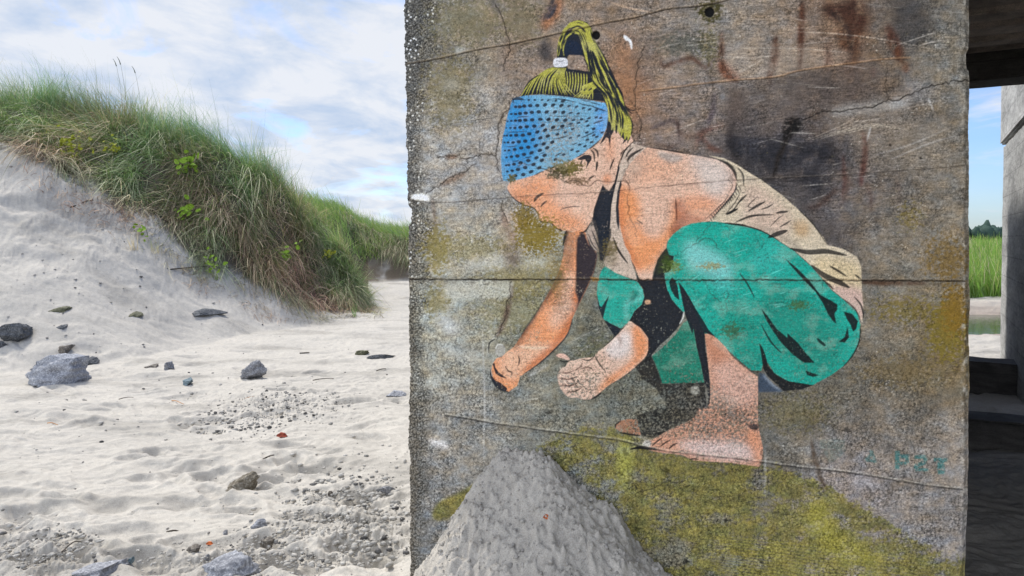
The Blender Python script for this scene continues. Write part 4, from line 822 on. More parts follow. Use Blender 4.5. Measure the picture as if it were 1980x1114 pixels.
tiem = poly(Q(1, (505, 470), (520, 432), (560, 424), (620, 430), (637, 460), (630, 498), (580, 508), (520, 505)), True); paint(tiem, vary((196, 198, 206)), 'hair'); over(stroke(Q(1, (530, 450), (580, 460), (600, 440)), 2), lin((120, 120, 130)), 0.7)
for s_ in (((1140, 830), (1170, 890), (1222, 930)), ((1150, 850), (1190, 890), (1240, 900)), ((1010, 500), (1060, 620), (1115, 760)), ((1180, 930), (1215, 1020), (1205, 1120)), ((780, 430), (810, 480), (818, 520)), ((390, 575), (300, 630), (240, 710))): over(stroke(Q(1, *s_), 3), NAVY, 0.85)
# letters by the right edge
LT = lin((34, 112, 112)) * (1 + 0.2 * fine + 0.3 * grit)[..., None]
lw_ = smooth(-0.5, 0.15, wearn + 0.10) * 0.8
nlet = 0
def let(pl_, a):
    m = np.zeros((YH, XW))
    for s_, w_ in pl_: m = np.maximum(m, stroke(Q(8, *s_), w_, False, False))
    global nlet; over(gblur(m, 0.8) * lw_, LT, a); part[m > 0.5] = 8 + nlet; nlet += 1
let([(((1085, 400), (1085, 600)), 9), (((1100, 460), (1215, 460)), 7), (((1100, 535), (1190, 530)), 6), (((1190, 455), (1195, 530)), 7)], 0.9)
let([(((1270, 470), (1390, 462)), 7), (((1385, 465), (1390, 520)), 8), (((1390, 520), (1280, 565)), 8), (((1280, 560), (1280, 605)), 7), (((1275, 600), (1420, 605)), 6)], 0.9)
let([(((1480, 495), (1625, 500)), 7), (((1555, 500), (1560, 650)), 14)], 0.9)
let([(((800, 390), (850, 530)), 7), (((820, 420), (745, 500)), 5), (((750, 500), (860, 505)), 7)], 0.7)
let([(((250, 330), (520, 330)), 18), (((330, 380), (400, 510)), 18), (((430, 380), (500, 440)), 20)], 0.22)
# --- moss over the paint, cracks, seams, tie holes
def moss2(cx, cy, rx, ry, c, a, t=0.0, sd=0): return moss(cx, cy, rx, ry, c, a, t, 50 + sd, 6)
moss2(1040, 455, 50, 45, (124, 106, 30), 0.9, -0.05, 1); moss2(1012, 420, 26, 34, (120, 100, 30), 0.85, 0.0, 2); moss2(1095, 325, 34, 16, (92, 84, 24), 0.95, -0.15, 3); moss2(1078, 335, 26, 14, (64, 58, 26), 0.9, -0.05, 4)
moss2(1115, 350, 30, 10, (100, 78, 50), 0.8, 0.0, 5); moss2(1300, 515, 20, 14, (84, 110, 26), 0.9, -0.05, 6); moss2(1375, 515, 30, 10, (140, 122, 60), 0.7, 0.05, 7); moss2(1290, 510, 14, 20, (48, 66, 22), 0.8, 0, 8)
moss2(1545, 590, 26, 12, (60, 90, 44), 0.8, 0.05, 9); moss2(1415, 640, 26, 20, (52, 84, 50), 0.8, 0.05, 10); moss2(1080, 540, 24, 60, (116, 98, 50), 0.6, 0.1, 11); moss2(1180, 480, 16, 24, (90, 78, 40), 0.8, 0, 12)
moss2(990, 345, 10, 10, (84, 80, 34), 0.9, -0.1, 13); moss2(1090, 585, 30, 40, (130, 94, 70), 0.4, 0.1, 14); moss2(1150, 540, 10, 5, (150, 110, 50), 0.9, -0.1, 15)
fz = np.clip(0.30 + 1.0 * WZ + 0.3 * wear2, 0, 1) * figure; col *= (1 - 0.55 * crk * fz)[..., None]
flk1, flk2 = worley((xx + 4 * fine) / 15, (yy + 4 * grit) / 13, 41); big = (1 - smooth(0.02, 0.09, flk2 - flk1)) * smooth(0.0, 0.4, fbm(xx / 50, yy / 50, 2, 331) + 0.25 * low)
col *= (1 - 0.45 * big * np.maximum(figure * 0.9, gm * 0.7))[..., None]; hgt -= 0.0007 * big * np.maximum(figure, gm)
spk = smooth(0.50, 0.62, fbm(xx / 2.8, yy / 2.6, 2, 341) + 0.25 * WZ); over(spk * figure, lin((60, 54, 46)), 0.6)
col *= (1 + 0.10 * lines * figure)[..., None]; hgt += 0.0005 * lines * figure
def crack(pts, w=2.2, a=0.85, c=(44, 36, 30), sd=0, halo=True):
    m = stroke(pts, w * 0.85, False, False, 0.45, 1.8, sd) * (0.75 + 0.25 * smooth(-0.4, 0.2, mid))
    if halo: over(gblur(m, 2.5), lin((90, 76, 64)), 0.4)
    over(m, lin(c), a)
    global hgt; hgt -= 0.002 * m
crack(Q(9, (870, 40), (920, 130), (955, 210), (970, 300), (998, 380), (985, 480), (950, 560), (945, 640)), 2.2, sd=1); crack(Q(9, (990, 900), (998, 950), (940, 1020), (915, 1110)), 2, sd=2)
crack(Q(13, (500, 0), (492, 100), (478, 190), (490, 280)), 2.2, sd=3); crack(Q(13, (190, 215), (250, 205), (300, 200), (335, 222), (390, 210), (430, 195), (480, 208)), 2.0, sd=4); crack(Q(13, (130, 400), (170, 370), (230, 330), (280, 300), (330, 285), (385, 245)), 1.8, sd=5); crack(Q(13, (336, 222), (334, 280)), 1.5, sd=6)
crack(Q(13, (512, 420), (505, 460), (540, 540)), 1.4, sd=7); crack(Q(13, (555, 820), (552, 880), (530, 920), (535, 980), (505, 1050), (480, 1095)), 2, sd=8)
crack([(1246, 90), (1236, 115), (1230, 145), (1228, 190), (1230, 215), (1240, 235), (1237, 268)], 2, sd=9); crack([(1396, 85), (1397, 125), (1410, 145), (1425, 157)], 1.6, sd=10)
crack(Q(11, (-10, 850), (60, 855), (120, 860), (200, 830), (290, 800), (400, 800), (520, 780), (640, 765), (735, 710), (800, 722), (880, 680), (990, 632), (1090, 605), (1180, 582), (1320, 575)), 2.4, 0.95, (26, 22, 22), sd=11)
crack(Q(11, (725, 450), (720, 560), (718, 660), (735, 710)), 1.5, sd=12); crack([(1530, 232), (1522, 268), (1505, 300), (1497, 345)], 2.2, sd=13)
crack(Q(2, (280, 380), (360, 365), (430, 360), (470, 385), (540, 412), (640, 448), (680, 505), (760, 510), (840, 520), (850, 545), (940, 552), (985, 512), (1100, 520), (1210, 515), (1240, 508), (1285, 555)), 1.8, sd=14)
crack(Q(3, (412, 140), (372, 215), (376, 320), (340, 420), (385, 480), (370, 560), (385, 720), (430, 800), (440, 870)), 1.5, sd=15, halo=False)
crack(Q(5, (870, 215), (930, 180), (975, 160), (1030, 180), (1080, 245)), 1.5, sd=16, halo=False); crack(Q(5, (1010, 50), (960, 130), (870, 215), (730, 300)), 1.2, sd=17, halo=False); crack(Q(5, (940, 480), (1000, 560), (1040, 620), (1090, 655)), 1.2, sd=18, halo=False)
crack(Q(5, (1110, 590), (1130, 565), (1150, 600), (1130, 635), (1110, 600)), 1.4, sd=19, halo=False); crack(Q(5, (1130, 660), (1140, 700)), 1.2, sd=20, halo=False)
crack([(1300, 770), (1240, 715), (1215, 770)], 1.2, 0.5, sd=21); crack([(1475, 870), (1473, 890), (1469, 902)], 2, sd=22); crack([(1215, 930), (1238, 952), (1262, 945), (1285, 935)], 1.4, 0.7, sd=23)
for k_, p_ in enumerate((((1276, 106), (1281, 128), (1296, 124), (1318, 116), (1338, 112), (1352, 122), (1362, 130), (1380, 120)), ((1395, 84), (1397, 124), (1404, 140), (1424, 158)), ((1501, 66), (1500, 100), (1490, 130), (1486, 150), (1494, 168)), ((1558, -10), (1552, 40), (1550, 90), (1546, 136)),
      ((1255, 250), (1285, 238), (1308, 230), (1312, 250), (1322, 262), (1345, 262), (1356, 252), (1378, 246)), ((1350, 262), (1362, 278), (1378, 286), (1392, 296)), ((1262, 272), (1290, 284), (1306, 282), (1322, 264)), ((1667, 248), (1674, 270), (1673, 300), (1667, 330), (1656, 352)), ((1632, 300), (1630, 335), (1640, 350), (1634, 380), (1622, 402)),
      ((1560, 402), (1582, 398), (1602, 382), (1622, 366)), ((1672, 352), (1684, 380), (1684, 410)), ((1720, 44), (1726, 72), (1742, 96), (1750, 112)), ((1600, 30), (1618, 24), (1650, 26), (1668, 50)), ((1596, 92), (1602, 110), (1594, 136)), ((1380, 180), (1378, 214), (1368, 240)))):
    m_ = stroke(p_, 3.4, True, True, 0.9, 2.2, 60 + k_); w_ = smooth(-0.45, 0.35, mid + 0.5 * fine); over(gblur(m_, 5.0) * _sn, lin((96, 64, 48)), 1.0); over(gblur(m_, 1.6) * w_, lin((66, 44, 36)), 0.75)
for p_, w_ in ((((1422, 230), (1412, 262), (1420, 300), (1450, 318)), 10), (((1500, 300), (1540, 286), (1590, 300), (1632, 312)), 12), (((1440, 346), (1520, 346), (1600, 342)), 8), (((1495, 345), (1505, 300), (1524, 262), (1530, 228)), 9), (((1604, 20), (1640, 60), (1646, 120)), 14)):
    over(stroke(p_, w_, True, True, 3.2, 2.2, 9) * smooth(-0.6, 0.3, mid + 0.4 * fine), lin((40, 37, 39)), 0.6)
over(poly([(1516, 236), (1528, 226), (1544, 232), (1546, 250), (1534, 262), (1520, 276), (1512, 262)], True, 2.0) * smooth(-0.35, 0.1, fine + 0.3 * mid), lin((24, 21, 20)), 0.9)
# board seams: (polyline, step) - positive step: the band below stands proud
def seam(pts, w=2.6, a=0.8, c=(46, 36, 30), lip=None, lipa=0.5, dep=0.004, step=0.0):
    m = stroke(pts, w * 0.85, False, True, 0.5, 0.8, 5); over(m * (0.55 + 0.45 * smooth(-0.4, 0.3, mid)), lin(c) * 0.6, min(a * 1.15, 1)); over(stroke([(x, y + w * 1.6) for x, y in pts], w * 1.6, False, True, 1.2, 0.8, 6) * smooth(-0.2, 0.5, mid), lin(c), a * 0.5)
    if lip: over(stroke([(x, y - w) for x, y in pts], w * 0.9, False, True, 0.7), lin(lip), lipa * 0.45)
    global hgt; hgt -= dep * 0.7 * m
    if step:
        p = np.array(spline(pts, False, 6)); ys = np.interp(xx[0], p[:, 0], p[:, 1]); hgt += step * smooth(-1.5, 1.5, yy - ys[None, :]) * smooth(160, 0, yy - ys[None, :])
seam(Q(9, (60, 580), (180, 560), (400, 520), (700, 450), (990, 400), (1250, 345), (1450, 300)) + [(1175, 44), (1230, 34), (1290, 18), (1350, 12), (1400, 2), (1460, -20)], 2.6, 0.75, lip=(176, 158, 136), lipa=0.45, step=-0.003)
seam([(1237, 178), (1290, 172), (1370, 162), (1425, 156), (1500, 150), (1546, 138), (1640, 125), (1700, 117), (1760, 113)], 2.4, 0.45, (80, 62, 50), (190, 148, 108), 0.75, 0.003, -0.002)
seam([(785, 386), (830, 391), (880, 391), (960, 384), (1060, 377), (1160, 372), (1260, 362), (1370, 352), (1440, 348), (1520, 344), (1600, 340), (1700, 333), (1800, 326), (1866, 320)], 2.0, 0.6, (50, 40, 36), (170, 160, 150), 0.3, 0.003)
seam([(786, 540), (900, 541), (1000, 541), (1150, 541), (1300, 542), (1500, 542), (1700, 543), (1866, 544)], 3.4, 0.9, (52, 38, 28), (150, 140, 126), 0.25, 0.006)
seam(Q(9, (460, 1110), (620, 1090), (750, 1070), (860, 1055)), 2, 0.35, lip=(180, 176, 166), lipa=0.6)
seam([(860, 803), (905, 810), (955, 819), (1040, 831), (1120, 842), (1200, 852), (1250, 866), (1330, 878), (1440, 889), (1540, 903), (1640, 914), (1720, 927), (1800, 940), (1862, 946)], 2.8, 0.8, (60, 54, 48), (196, 192, 180), 0.5, 0.003, 0.005)
for cx, cy, r in ((1152, 68, 7.5), (1371, 23, 9.0)):
    d_ = np.hypot(xx - cx, (yy - cy) * 0.92); over(smooth(r + 1.6, r - 0.6, d_), lin((9, 8, 8))); hgt -= 0.008 * smooth(r + 1, r - 2, d_)  # shade inside the shallow tie hole painted as a near-black disc
    over(smooth(r + 5, r, d_) * smooth(r - 1, r + 1, d_) * smooth(0.3, -0.3, fine), lin((150, 140, 126)), 0.4)
for cx, cy in ((1157, 83), (1528, 236), (1780, 306), (1721, 281)):
    over(smooth(4, 1.5, np.hypot(xx - cx, yy - cy)), lin((40, 30, 26)), 0.8)
thin = figure * smooth(0.02, 0.07, col.mean(-1)) * (smooth(0.15, 0.6, wearn + 0.25 * fbm(xx / 45, yy / 38, 3, 379)) * 0.27 + 0.03)
col = col * (1 - thin[..., None]) + bare * 1.08 * thin[..., None]
over(figure * smooth(0.03, 0.09, col.mean(-1)) * smooth(0.0, 0.5, fbm(xx / 50, yy / 36, 4, 383)), lin((204, 198, 186)), 0.10)
g4 = fbm(xx / 4.6, yy / 4.0, 2, 351, 0.7); g5 = fbm(xx / 8.5, yy / 6.5, 3, 355, 0.7)
bg_ = 1 - 0.62 * np.clip(figure, 0, 1)
dk = smooth(0.30, 0.62, g5 + 0.35 * g4) * smooth(-0.5, 0.4, fbm(xx / 90, yy / 70, 3, 359)); lt = smooth(0.34, 0.66, -g5 + 0.4 * g4) * smooth(-0.4, 0.5, fbm(xx / 80, yy / 60, 3, 363))
rz_ = 0.45 + 0.55 * smooth(-0.35, 0.4, fbm(xx / 75, yy / 55, 3, 367)); vein = 1 - smooth(0.0, 0.17, np.abs(fbm(xx / 8.5, yy / 6.8, 3, 371, 0.6))); hz1 = smooth(1150, 1300, xx) * smooth(520, 380, yy); ln2 = fbm(xx / 24, (yy + 0.05 * xx) / 2.8, 3, 375, 0.6)
col *= np.clip(1 + bg_ * rz_ * (0.26 * g4 + 0.18 * g5) - 0.46 * vein * rz_ * (bg_ * 0.9 + 0.1) + (0.36 * hz1 * bg_ + 0.13 * figure) * ln2, 0.2, 2.5)[..., None]; hgt -= 0.0006 * vein * rz_ * bg_; col *= (1 - 0.50 * dk * bg_)[..., None]; col *= (1 + 0.22 * lt * bg_)[..., None]
def b3(a_, s_): return np.stack([_gb(a_[..., k_], s_) for k_ in range(3)], -1)
B1 = b3(col, 4.0); L1 = np.clip(col / B1, 0.15, 5).mean(-1)[..., None]; small = B1[::4, ::4]; B2 = b3(small, 9.0); B2 = np.repeat(np.repeat(B2, 4, 0), 4, 1)[:YH, :XW]; B2 = b3(B2, 3.0)
f_ = np.clip(figure, 0, 1)[..., None]
col = col * L1 ** ((0.60 - 0.35 * f_) * rz_[..., None]) * np.clip(B1 / B2, 0.2, 4).mean(-1)[..., None] ** (0.35 * (1 - f_))
tgt = col * GAIN
col = np.clip(tgt, 0.004, 0.85)
hgt *= 1.0

# wall grid
WLEN = 1.887; ztop, zbot = 1.46, -1.95
sg = np.linspace(0, WLEN, 1040); zg = np.concatenate([np.linspace(zbot, -1.4, 20, endpoint=False), np.linspace(-1.4, 0.96, 1300, endpoint=False), np.linspace(0.96, ztop, 30)])
Sg, Zw = np.meshgrid(sg, zg)
u_ = (Sg / WLEN)
le = 0.012 * np.clip((700 - 0) * 0, 0, 1)
e0 = 0.006 * fbm(Zw * 14, Zw * 0 + 3, 4, 401) + 0.0045 * fbm(Zw * 60, Zw * 0 + 3, 3, 405) - 0.018 * smooth(-0.3, 1.0, Zw) + 0.016 * smooth(0.36, 0.6, fbm(Zw * 4.5, Zw * 0 + 33, 4, 421))
e1 = 0.003 * fbm(Zw * 9, Zw * 0 + 7, 4, 409) + 0.0008 * fbm(Zw * 60, Zw * 0 + 9, 2, 411) - 0.005 * smooth(0.42, 0.62, fbm(Zw * 5, Zw * 0 + 21, 3, 413)) + 0.006 * smooth(-1.2, -0.6, Zw) - 0.015 * smooth(-0.6, 0.75, Zw) 
S2 = Sg + e0 * smooth(0.10, 0.0, Sg) + e1 * smooth(WLEN - 0.10, WLEN, Sg)
BX = P0[0] + PA[0] * S2; BY = P0[1] + PA[1] * S2
PX, PY = project(BX, BY, Zw)
def samp(img, px, py):
    fx = np.clip(px - X0, 0, XW - 1.001); fy = np.clip(py - Y0, 0, YH - 1.001); ix = fx.astype(int); iy = fy.astype(int); fx = fx - ix; fy = fy - iy
    if img.ndim == 3: fx = fx[..., None]; fy = fy[..., None]
    return (img[iy, ix] * (1 - fx) + img[iy, ix + 1] * fx) * (1 - fy) + (img[iy + 1, ix] * (1 - fx) + img[iy + 1, ix + 1] * fx) * fy
wc = samp(col, PX, PY); hh = samp(hgt, PX, PY)
dl = S2 - S2[:, :1]; dr = S2[:, -1:] - S2
rl = 0.013 + 0.012 * fbm(Zw * 12, Zw * 0, 4, 415)
round_ = -0.030 * smooth(1, 0, dl / rl.clip(0.004)) ** 1.5 - 0.016 * smooth(1, 0, dr / (0.012 + 0.010 * fbm(Zw * 10, Zw * 0 + 5, 3, 419)).clip(0.003))
round_ += -0.006 * smooth(0.05, 0, dl) * np.abs(fbm(S2 * 60, Zw * 60, 2, 417))
off = -(hh + round_)       # along PB: positive goes into the wall
co = np.stack([BX + PB[0] * off, BY + PB[1] * off, Zw], -1)
gz = np.gradient(co, axis=0); gs = np.gradient(co, axis=1); nr = np.cross(gs, gz); nr /= np.linalg.norm(nr, axis=-1, keepdims=True)
if (nr[600, 500, :2] @ PB) > 0: nr = -nr
pid = part[np.clip((PY - Y0).round().astype(int), 0, YH - 1), np.clip((PX - X0).round().astype(int), 0, XW - 1)]
fc = grid_faces(*Sg.shape); fpid = pid.ravel()[fc[:, 0]]
cof = co.reshape(-1, 3); cf_ = wc.reshape(-1, 3); nf = nr.reshape(-1, 3)
pier = empty('concrete_pier', (float(pl(WLEN / 2, 0)[0]), float(pl(WLEN / 2, 0)[1]), -1.6))
tag(pier, 'large weathered concrete bridge pier painted with a crouching child figure in green trousers', 'bridge pier')
base = np.array(pier.location)
def wall_part(name, sel, parent, label=None, off=base):
    f = fc[sel]; u, inv = np.unique(f.ravel(), return_inverse=True)
    o = mesh_np(name, cof[u] - off, inv.reshape(-1, 4), M_wall, cf_[u], None, True, nf[u])
    o.parent = parent
    if label: o['label'] = label
    return o
wall_part('pier_face', (fpid == 0), pier)
mural = wall_part('painted_figure', fpid == 1, pier, 'faded stencil painting of a crouching child with dark shadows')
wall_part('painted_hair', fpid == 2, mural, 'yellow green ponytail with dark strands')
wall_part('painted_headband', fpid == 3, mural, 'blue headband with dark dots')
wall_part('painted_skin', fpid == 4, mural, 'orange and pink face, arms and foot')
wall_part('painted_shirt', fpid == 5, mural, 'cream sleeveless shirt')
wall_part('painted_trousers', fpid == 6, mural, 'bright green blue trousers with dark folds')
wall_part('painted_ground', fpid == 7, pier, 'olive yellow painted ground strip')
for k_, l_ in enumerate(('teal stencilled letter P', 'teal stencilled number 2', 'teal stencilled letter T', 'faded teal mark like a letter A', 'worn pale teal smudge')): wall_part('painted_letter', fpid == 8 + k_, pier, l_)
def boxmesh(name, a0, a1, b0, b1, z0, z1, mt, parent=None, off=(0, 0, 0), bev=0.0, seg_=1):
    co = []
    for z in (z0, z1):
        for a_, b_ in ((a0, b0), (a1, b0), (a1, b1), (a0, b1)):
            p = pl(a_, b_); co.append((p[0] - off[0], p[1] - off[1], z - off[2]))
    o = mesh_np(name, np.array(co), [[0, 3, 2, 1], [4, 5, 6, 7], [0, 1, 5, 4], [1, 2, 6, 5], [2, 3, 7, 6], [3, 0, 4, 7]], mt, None, parent, False)
    if bev:
        m_ = o.modifiers.new('bevel', 'BEVEL'); m_.width = bev; m_.segments = 2
    return o
boxmesh('pier_body', 0.012, WLEN - 0.026, 0.024, 8.3, -1.95, 1.455, M_conc, pier, base)  # depth behind the face lengthened out of view to shade the ground at right
# ---------------------------------------------------------------- bridge: second pier, cross beam, deck, sills
def rough_box(name, a0, a1, b0, b1, z0, z1, mt, parent, off, amp=0.006, res=0.05, sd=0, batter=0.0):
    """box with worn, uneven faces (one closed mesh)"""
    bm = bmesh.new(); bmesh.ops.create_cube(bm, size=1.0)
    L = (a1 - a0, b1 - b0, z1 - z0)
    for v in bm.verts: v.co = Vector(((v.co.x + .5) * L[0] + a0, (v.co.y + .5) * L[1] + b0, (v.co.z + .5) * L[2] + z0))
    bmesh.ops.bevel(bm, geom=bm.edges[:], offset=min(0.02, min(L) * 0.15), segments=2, affect='EDGES')
    for ax in range(3):
        n_ = int(min(max(L[ax] / res, 1), 60)); no = [0, 0, 0]; no[ax] = 1
        for k in range(1, n_):
            p = [a0, b0, z0]; p[ax] += L[ax] * k / n_
            bmesh.ops.bisect_plane(bm, geom=bm.verts[:] + bm.edges[:] + bm.faces[:], plane_co=p, plane_no=no)
    bm.normal_update()
    for v in bm.verts:
        q = v.co * 6 + Vector((sd, 0, 0)); d_ = amp * (mnoise.noise(q) + 0.5 * mnoise.noise(q * 3.1))
        v.co += v.normal * d_
    for v in bm.verts:
        w = P0 + PA * v.co.x + PB * v.co.y; v.co = Vector((w[0] - off[0], w[1] - off[1], v.co.z - off[2]))
    me = bpy.data.meshes.new(name); bm.to_mesh(me); bm.free(); me.materials.append(mt)
    o = bpy.data.objects.new(name, me); C.objects.link(o); o.parent = parent; return o
import bmesh
p = pl(3.6, 7.4); e = empty('concrete_pier', (p[0], p[1], -1.6)); tag(e, 'pale grey far pier with a diagonal stepped joint, seen behind the dark beam', 'bridge pier')
EA = 2.64
rough_box('lower_block', EA, 4.6, 6.0, 8.42, -2.0, 1.115, M_conc, e, e.location, 0.008, 0.1, 3)
rough_box('upper_block', EA - 0.03, 4.6, 6.0, 8.46, 1.13, 2.4, M_conc, e, e.location, 0.008, 0.1, 5)
p = pl(3.2, 4.8); e = empty('cross_beam', (p[0], p[1], 1.2)); tag(e, 'dark concrete beam under the bridge, spanning from the painted pier to the right', 'bridge beam')
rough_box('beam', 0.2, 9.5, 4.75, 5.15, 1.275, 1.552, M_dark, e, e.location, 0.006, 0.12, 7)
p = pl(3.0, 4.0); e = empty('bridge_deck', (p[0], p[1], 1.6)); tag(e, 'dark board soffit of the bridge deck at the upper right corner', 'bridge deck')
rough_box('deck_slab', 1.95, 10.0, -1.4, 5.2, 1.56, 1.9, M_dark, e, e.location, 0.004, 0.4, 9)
bb = 0.08; k = 0
rough_box('deck_slab', 0.02, 1.94, 0.06, 5.2, 1.561, 1.9, M_dark, e, e.location, 0.004, 0.4, 10)
bb = -1.35
while bb < 4.72:
    w = 0.19 + 0.03 * ((k * 7) % 3); dz = 0.028 * ((k * 5) % 3)
    rough_box('soffit_board', 1.96 if bb < 0.06 else 0.05, 9.8, bb, min(bb + w, 4.73), 1.465 + dz, 1.557, M_boards, e, e.location, 0.004, 0.2, 11 + k); bb += w + 0.045; k += 1
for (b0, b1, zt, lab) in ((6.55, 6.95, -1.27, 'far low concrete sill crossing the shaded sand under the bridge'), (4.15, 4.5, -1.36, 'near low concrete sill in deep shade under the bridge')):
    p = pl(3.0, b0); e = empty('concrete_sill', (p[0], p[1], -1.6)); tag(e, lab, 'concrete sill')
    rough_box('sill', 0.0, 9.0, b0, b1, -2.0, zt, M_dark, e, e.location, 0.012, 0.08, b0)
    e2 = [c for c in C.objects if c.parent == e]

p = pl(4.2, 1.5); e = empty('concrete_pier', (p[0], p[1], -1.6)); tag(e, 'unseen grey concrete block added at the right to keep skylight off the ground', 'bridge pier')
rough_box('pier_body', 3.5, 5.0, -1.2, 4.5, -2.0, 1.455, M_conc, e, e.location, 0.008, 0.2, 13)  # added out of view to block skylight from the ground under the deck
# ---------------------------------------------------------------- stones and litter on the sand
def ico(sub):
    bm = bmesh.new(); bmesh.ops.create_icosphere(bm, subdivisions=sub, radius=1.0)
    co = np.array([v.co[:] for v in bm.verts]); f = np.array([[v.index for v in q.verts] for q in bm.faces]); bm.free(); return co, f
ICO4 = ico(5); ICO1 = ico(1); ICO2 = ico(2)
def rock_mat(name, c1, c2, c3):
    m, nt, b = mat(name, 0.85, 0.3); tc = nt.nodes.new('ShaderNodeTexCoord')
    a = N(nt, 'ShaderNodeTexNoise', Scale=9.0, Detail=10.0, Roughness=0.72, Distortion=0.6); nt.links.new(tc.outputs['Object'], a.inputs['Vector'])
    g = N(nt, 'ShaderNodeTexNoise', Scale=70.0, Detail=6.0, Roughness=0.75); nt.links.new(tc.outputs['Object'], g.inputs['Vector'])
    s = mixc(nt, ramp(nt, a.outputs[0], ((0.38, 0), (0.62, 1))), c1, c2); s = mixc(nt, ramp(nt, g.outputs[0], ((0.5, 0), (0.66, 1))), s, c3)
    s = mixc(nt, 1.0, s, ramp(nt, g.outputs[0], ((0.3, 0.6), (0.6, 1.15))), 'MULTIPLY')
    nt.links.new(s, b.inputs['Base Color']); q = bump(nt, b, a.outputs[0], 0.9, 0.03); bump(nt, b, g.outputs[0], 0.8, 0.008, q); return m
R_blue = rock_mat('bluish_white_stone', (0.20, 0.205, 0.225), (0.37, 0.375, 0.40), (0.52, 0.525, 0.54))
R_grey = rock_mat('grey_stone', (0.16, 0.16, 0.17), (0.28, 0.28, 0.29), (0.4, 0.4, 0.41))
R_dark = rock_mat('dark_slate_stone', (0.055, 0.06, 0.068), (0.12, 0.125, 0.13), (0.2, 0.2, 0.2))
R_brown = rock_mat('brown_stone', (0.10, 0.085, 0.07), (0.19, 0.165, 0.14), (0.3, 0.27, 0.22))
R_teal = rock_mat('blue_green_stone', (0.11, 0.16, 0.18), (0.2, 0.26, 0.28), (0.3, 0.34, 0.36))
R_crust = rock_mat('damp_sand_crust', (0.13, 0.105, 0.07), (0.24, 0.21, 0.16), (0.33, 0.3, 0.25))
R_moss = rock_mat('mossy_stone', (0.08, 0.08, 0.045), (0.14, 0.14, 0.08), (0.22, 0.2, 0.13))
def rock(px, py, w, h, m, label, sd=0, depth=0.8, rot=None, name='stone', group=None, flat=0.0, cuts=13, cat='stone'):
    """px,py: foot of the stone in the photograph's measure, w,h in the same"""
    x, y, z = ground_hit(px, py); r = math.hypot(x, y); sx = w * y / F / 2; sz = h * y / F
    r_ = np.random.default_rng(sd + 100); co = ICO4[0].copy()
    for k in range(cuts):
        n_ = r_.normal(size=3); n_ /= np.linalg.norm(n_); d_ = r_.uniform(0.34, 0.75); q = co @ n_ - d_; co = co - np.where(q > 0, q, 0)[:, None] * n_ * 0.93
    dn = np.array([mnoise.fractal(Vector(v) * 2.2 + Vector((sd * 3.1, 0, 0)), 0.9, 2.1, 6) for v in co]); co = co * (1 + 0.20 * dn)[:, None]
    lay = np.array([mnoise.noise(Vector((v[0] * 1.2 + sd, v[1] * 1.2, v[2] * 9))) for v in co]); co[:, :2] *= (1 + 0.10 * lay)[:, None]
    mx = np.abs(co).max(0); co = co / mx
    co = co * np.array([sx, sx * depth, sz * 0.72]); co[:, 2] += sz * (0.26 if h > 14 else 0.12)
    rz = r_.uniform(-0.4, 0.4) if rot is None else rot
    o = mesh_np(name, co, ICO4[1], m, None, None, True); e_ = 0.15; hx_, hy_ = [float((H(np.array([x + q[0]]), np.array([y + q[1]]), False) - H(np.array([x - q[0]]), np.array([y - q[1]]), False))[0]) / (2 * e_) for q in ((e_, 0), (0, e_))]
    o.location = (x, y, z); nq = Vector((-hx_, -hy_, 1)).normalized(); o.rotation_euler = (nq.to_track_quat('Z', 'Y').to_matrix() @ Matrix.Rotation(rz - math.atan2(x, y), 3, 'Z')).to_euler() if h < 16 else (0, 0, rz - math.atan2(x, y))
    tag(o, label, cat, group); return o
rock(22, 648, 72, 36, R_dark, 'dark grey angular stone cut by the left edge of the photo', 1)
rock(2, 664, 26, 12, R_dark, 'small dark stone just below the angular stone at the left edge', 2)
rock(125, 678, 42, 14, R_brown, 'small brown stone lying behind the big bluish boulder', 3)
rock(176, 699, 58, 13, R_dark, 'flat dark slab lying behind the right shoulder of the bluish boulder', 4, 0.5)
rock(118, 743, 112, 56, R_blue, 'big jagged bluish white boulder half sunk in pale sand', 15, 0.7, 0.1)
rock(328, 718, 28, 16, R_grey, 'small pointed grey stone beside brown fragments on the sand', 6)
rock(296, 715, 34, 9, R_brown, 'low brown fragment left of the small pointed stone', 7)
rock(361, 740, 30, 15, R_teal, 'small blue green stone on smooth sand', 8)
rock(495, 728, 60, 36, R_grey, 'rounded grey stone alone in the middle of the sand', 9, 0.8, 0.2, cuts=6)
rock(700, 688, 36, 14, R_moss, 'greenish brown flat stone near the pier, left one of a pair', 10, 0.5)
rock(735, 692, 62, 9, R_dark, 'long thin dark slab near the pier beside a greenish stone', 11, 0.4)
rock(765, 768, 46, 13, R_blue, 'small pale blue stone touching the left edge of the pier', 12)
rock(405, 607, 80, 9, R_dark, 'long flat dark slab below the dune foot', 13, 0.4)
rock(262, 610, 44, 9, R_moss, 'thin grey green slab left of the long dark slab', 14, 0.5)
rock(120, 600, 50, 7, R_moss, 'thin mossy slab lying high on the left slope', 5, 0.5)
rock(122, 636, 24, 7, R_dark, 'tiny dark stone between the mossy slab and the brown stone', 16)
rock(462, 1122, 130, 34, R_blue, 'broad bluish white rock sunk in the sand by the bottom edge', 17, 0.7, 0.2)
rock(500, 1026, 40, 16, R_blue, 'pale blue lump of rock above the broad bluish rock', 18)
rock(190, 1122, 130, 26, R_blue, 'bluish dark rock with a pale ridge at the bottom left edge', 19, 0.6, 0.5)
rock(375, 1082, 30, 20, R_brown, 'round brown pebble near the bottom edge', 20)
rock(255, 1102, 16, 14, R_teal, 'small dark blue pebble near the bottom edge', 21)
rock(402, 1094, 22, 14, R_grey, 'small grey pebble just right of the round brown pebble', 22)
rock(518, 1058, 40, 20, R_brown, 'brown sandy lump beside the bluish rocks', 23)
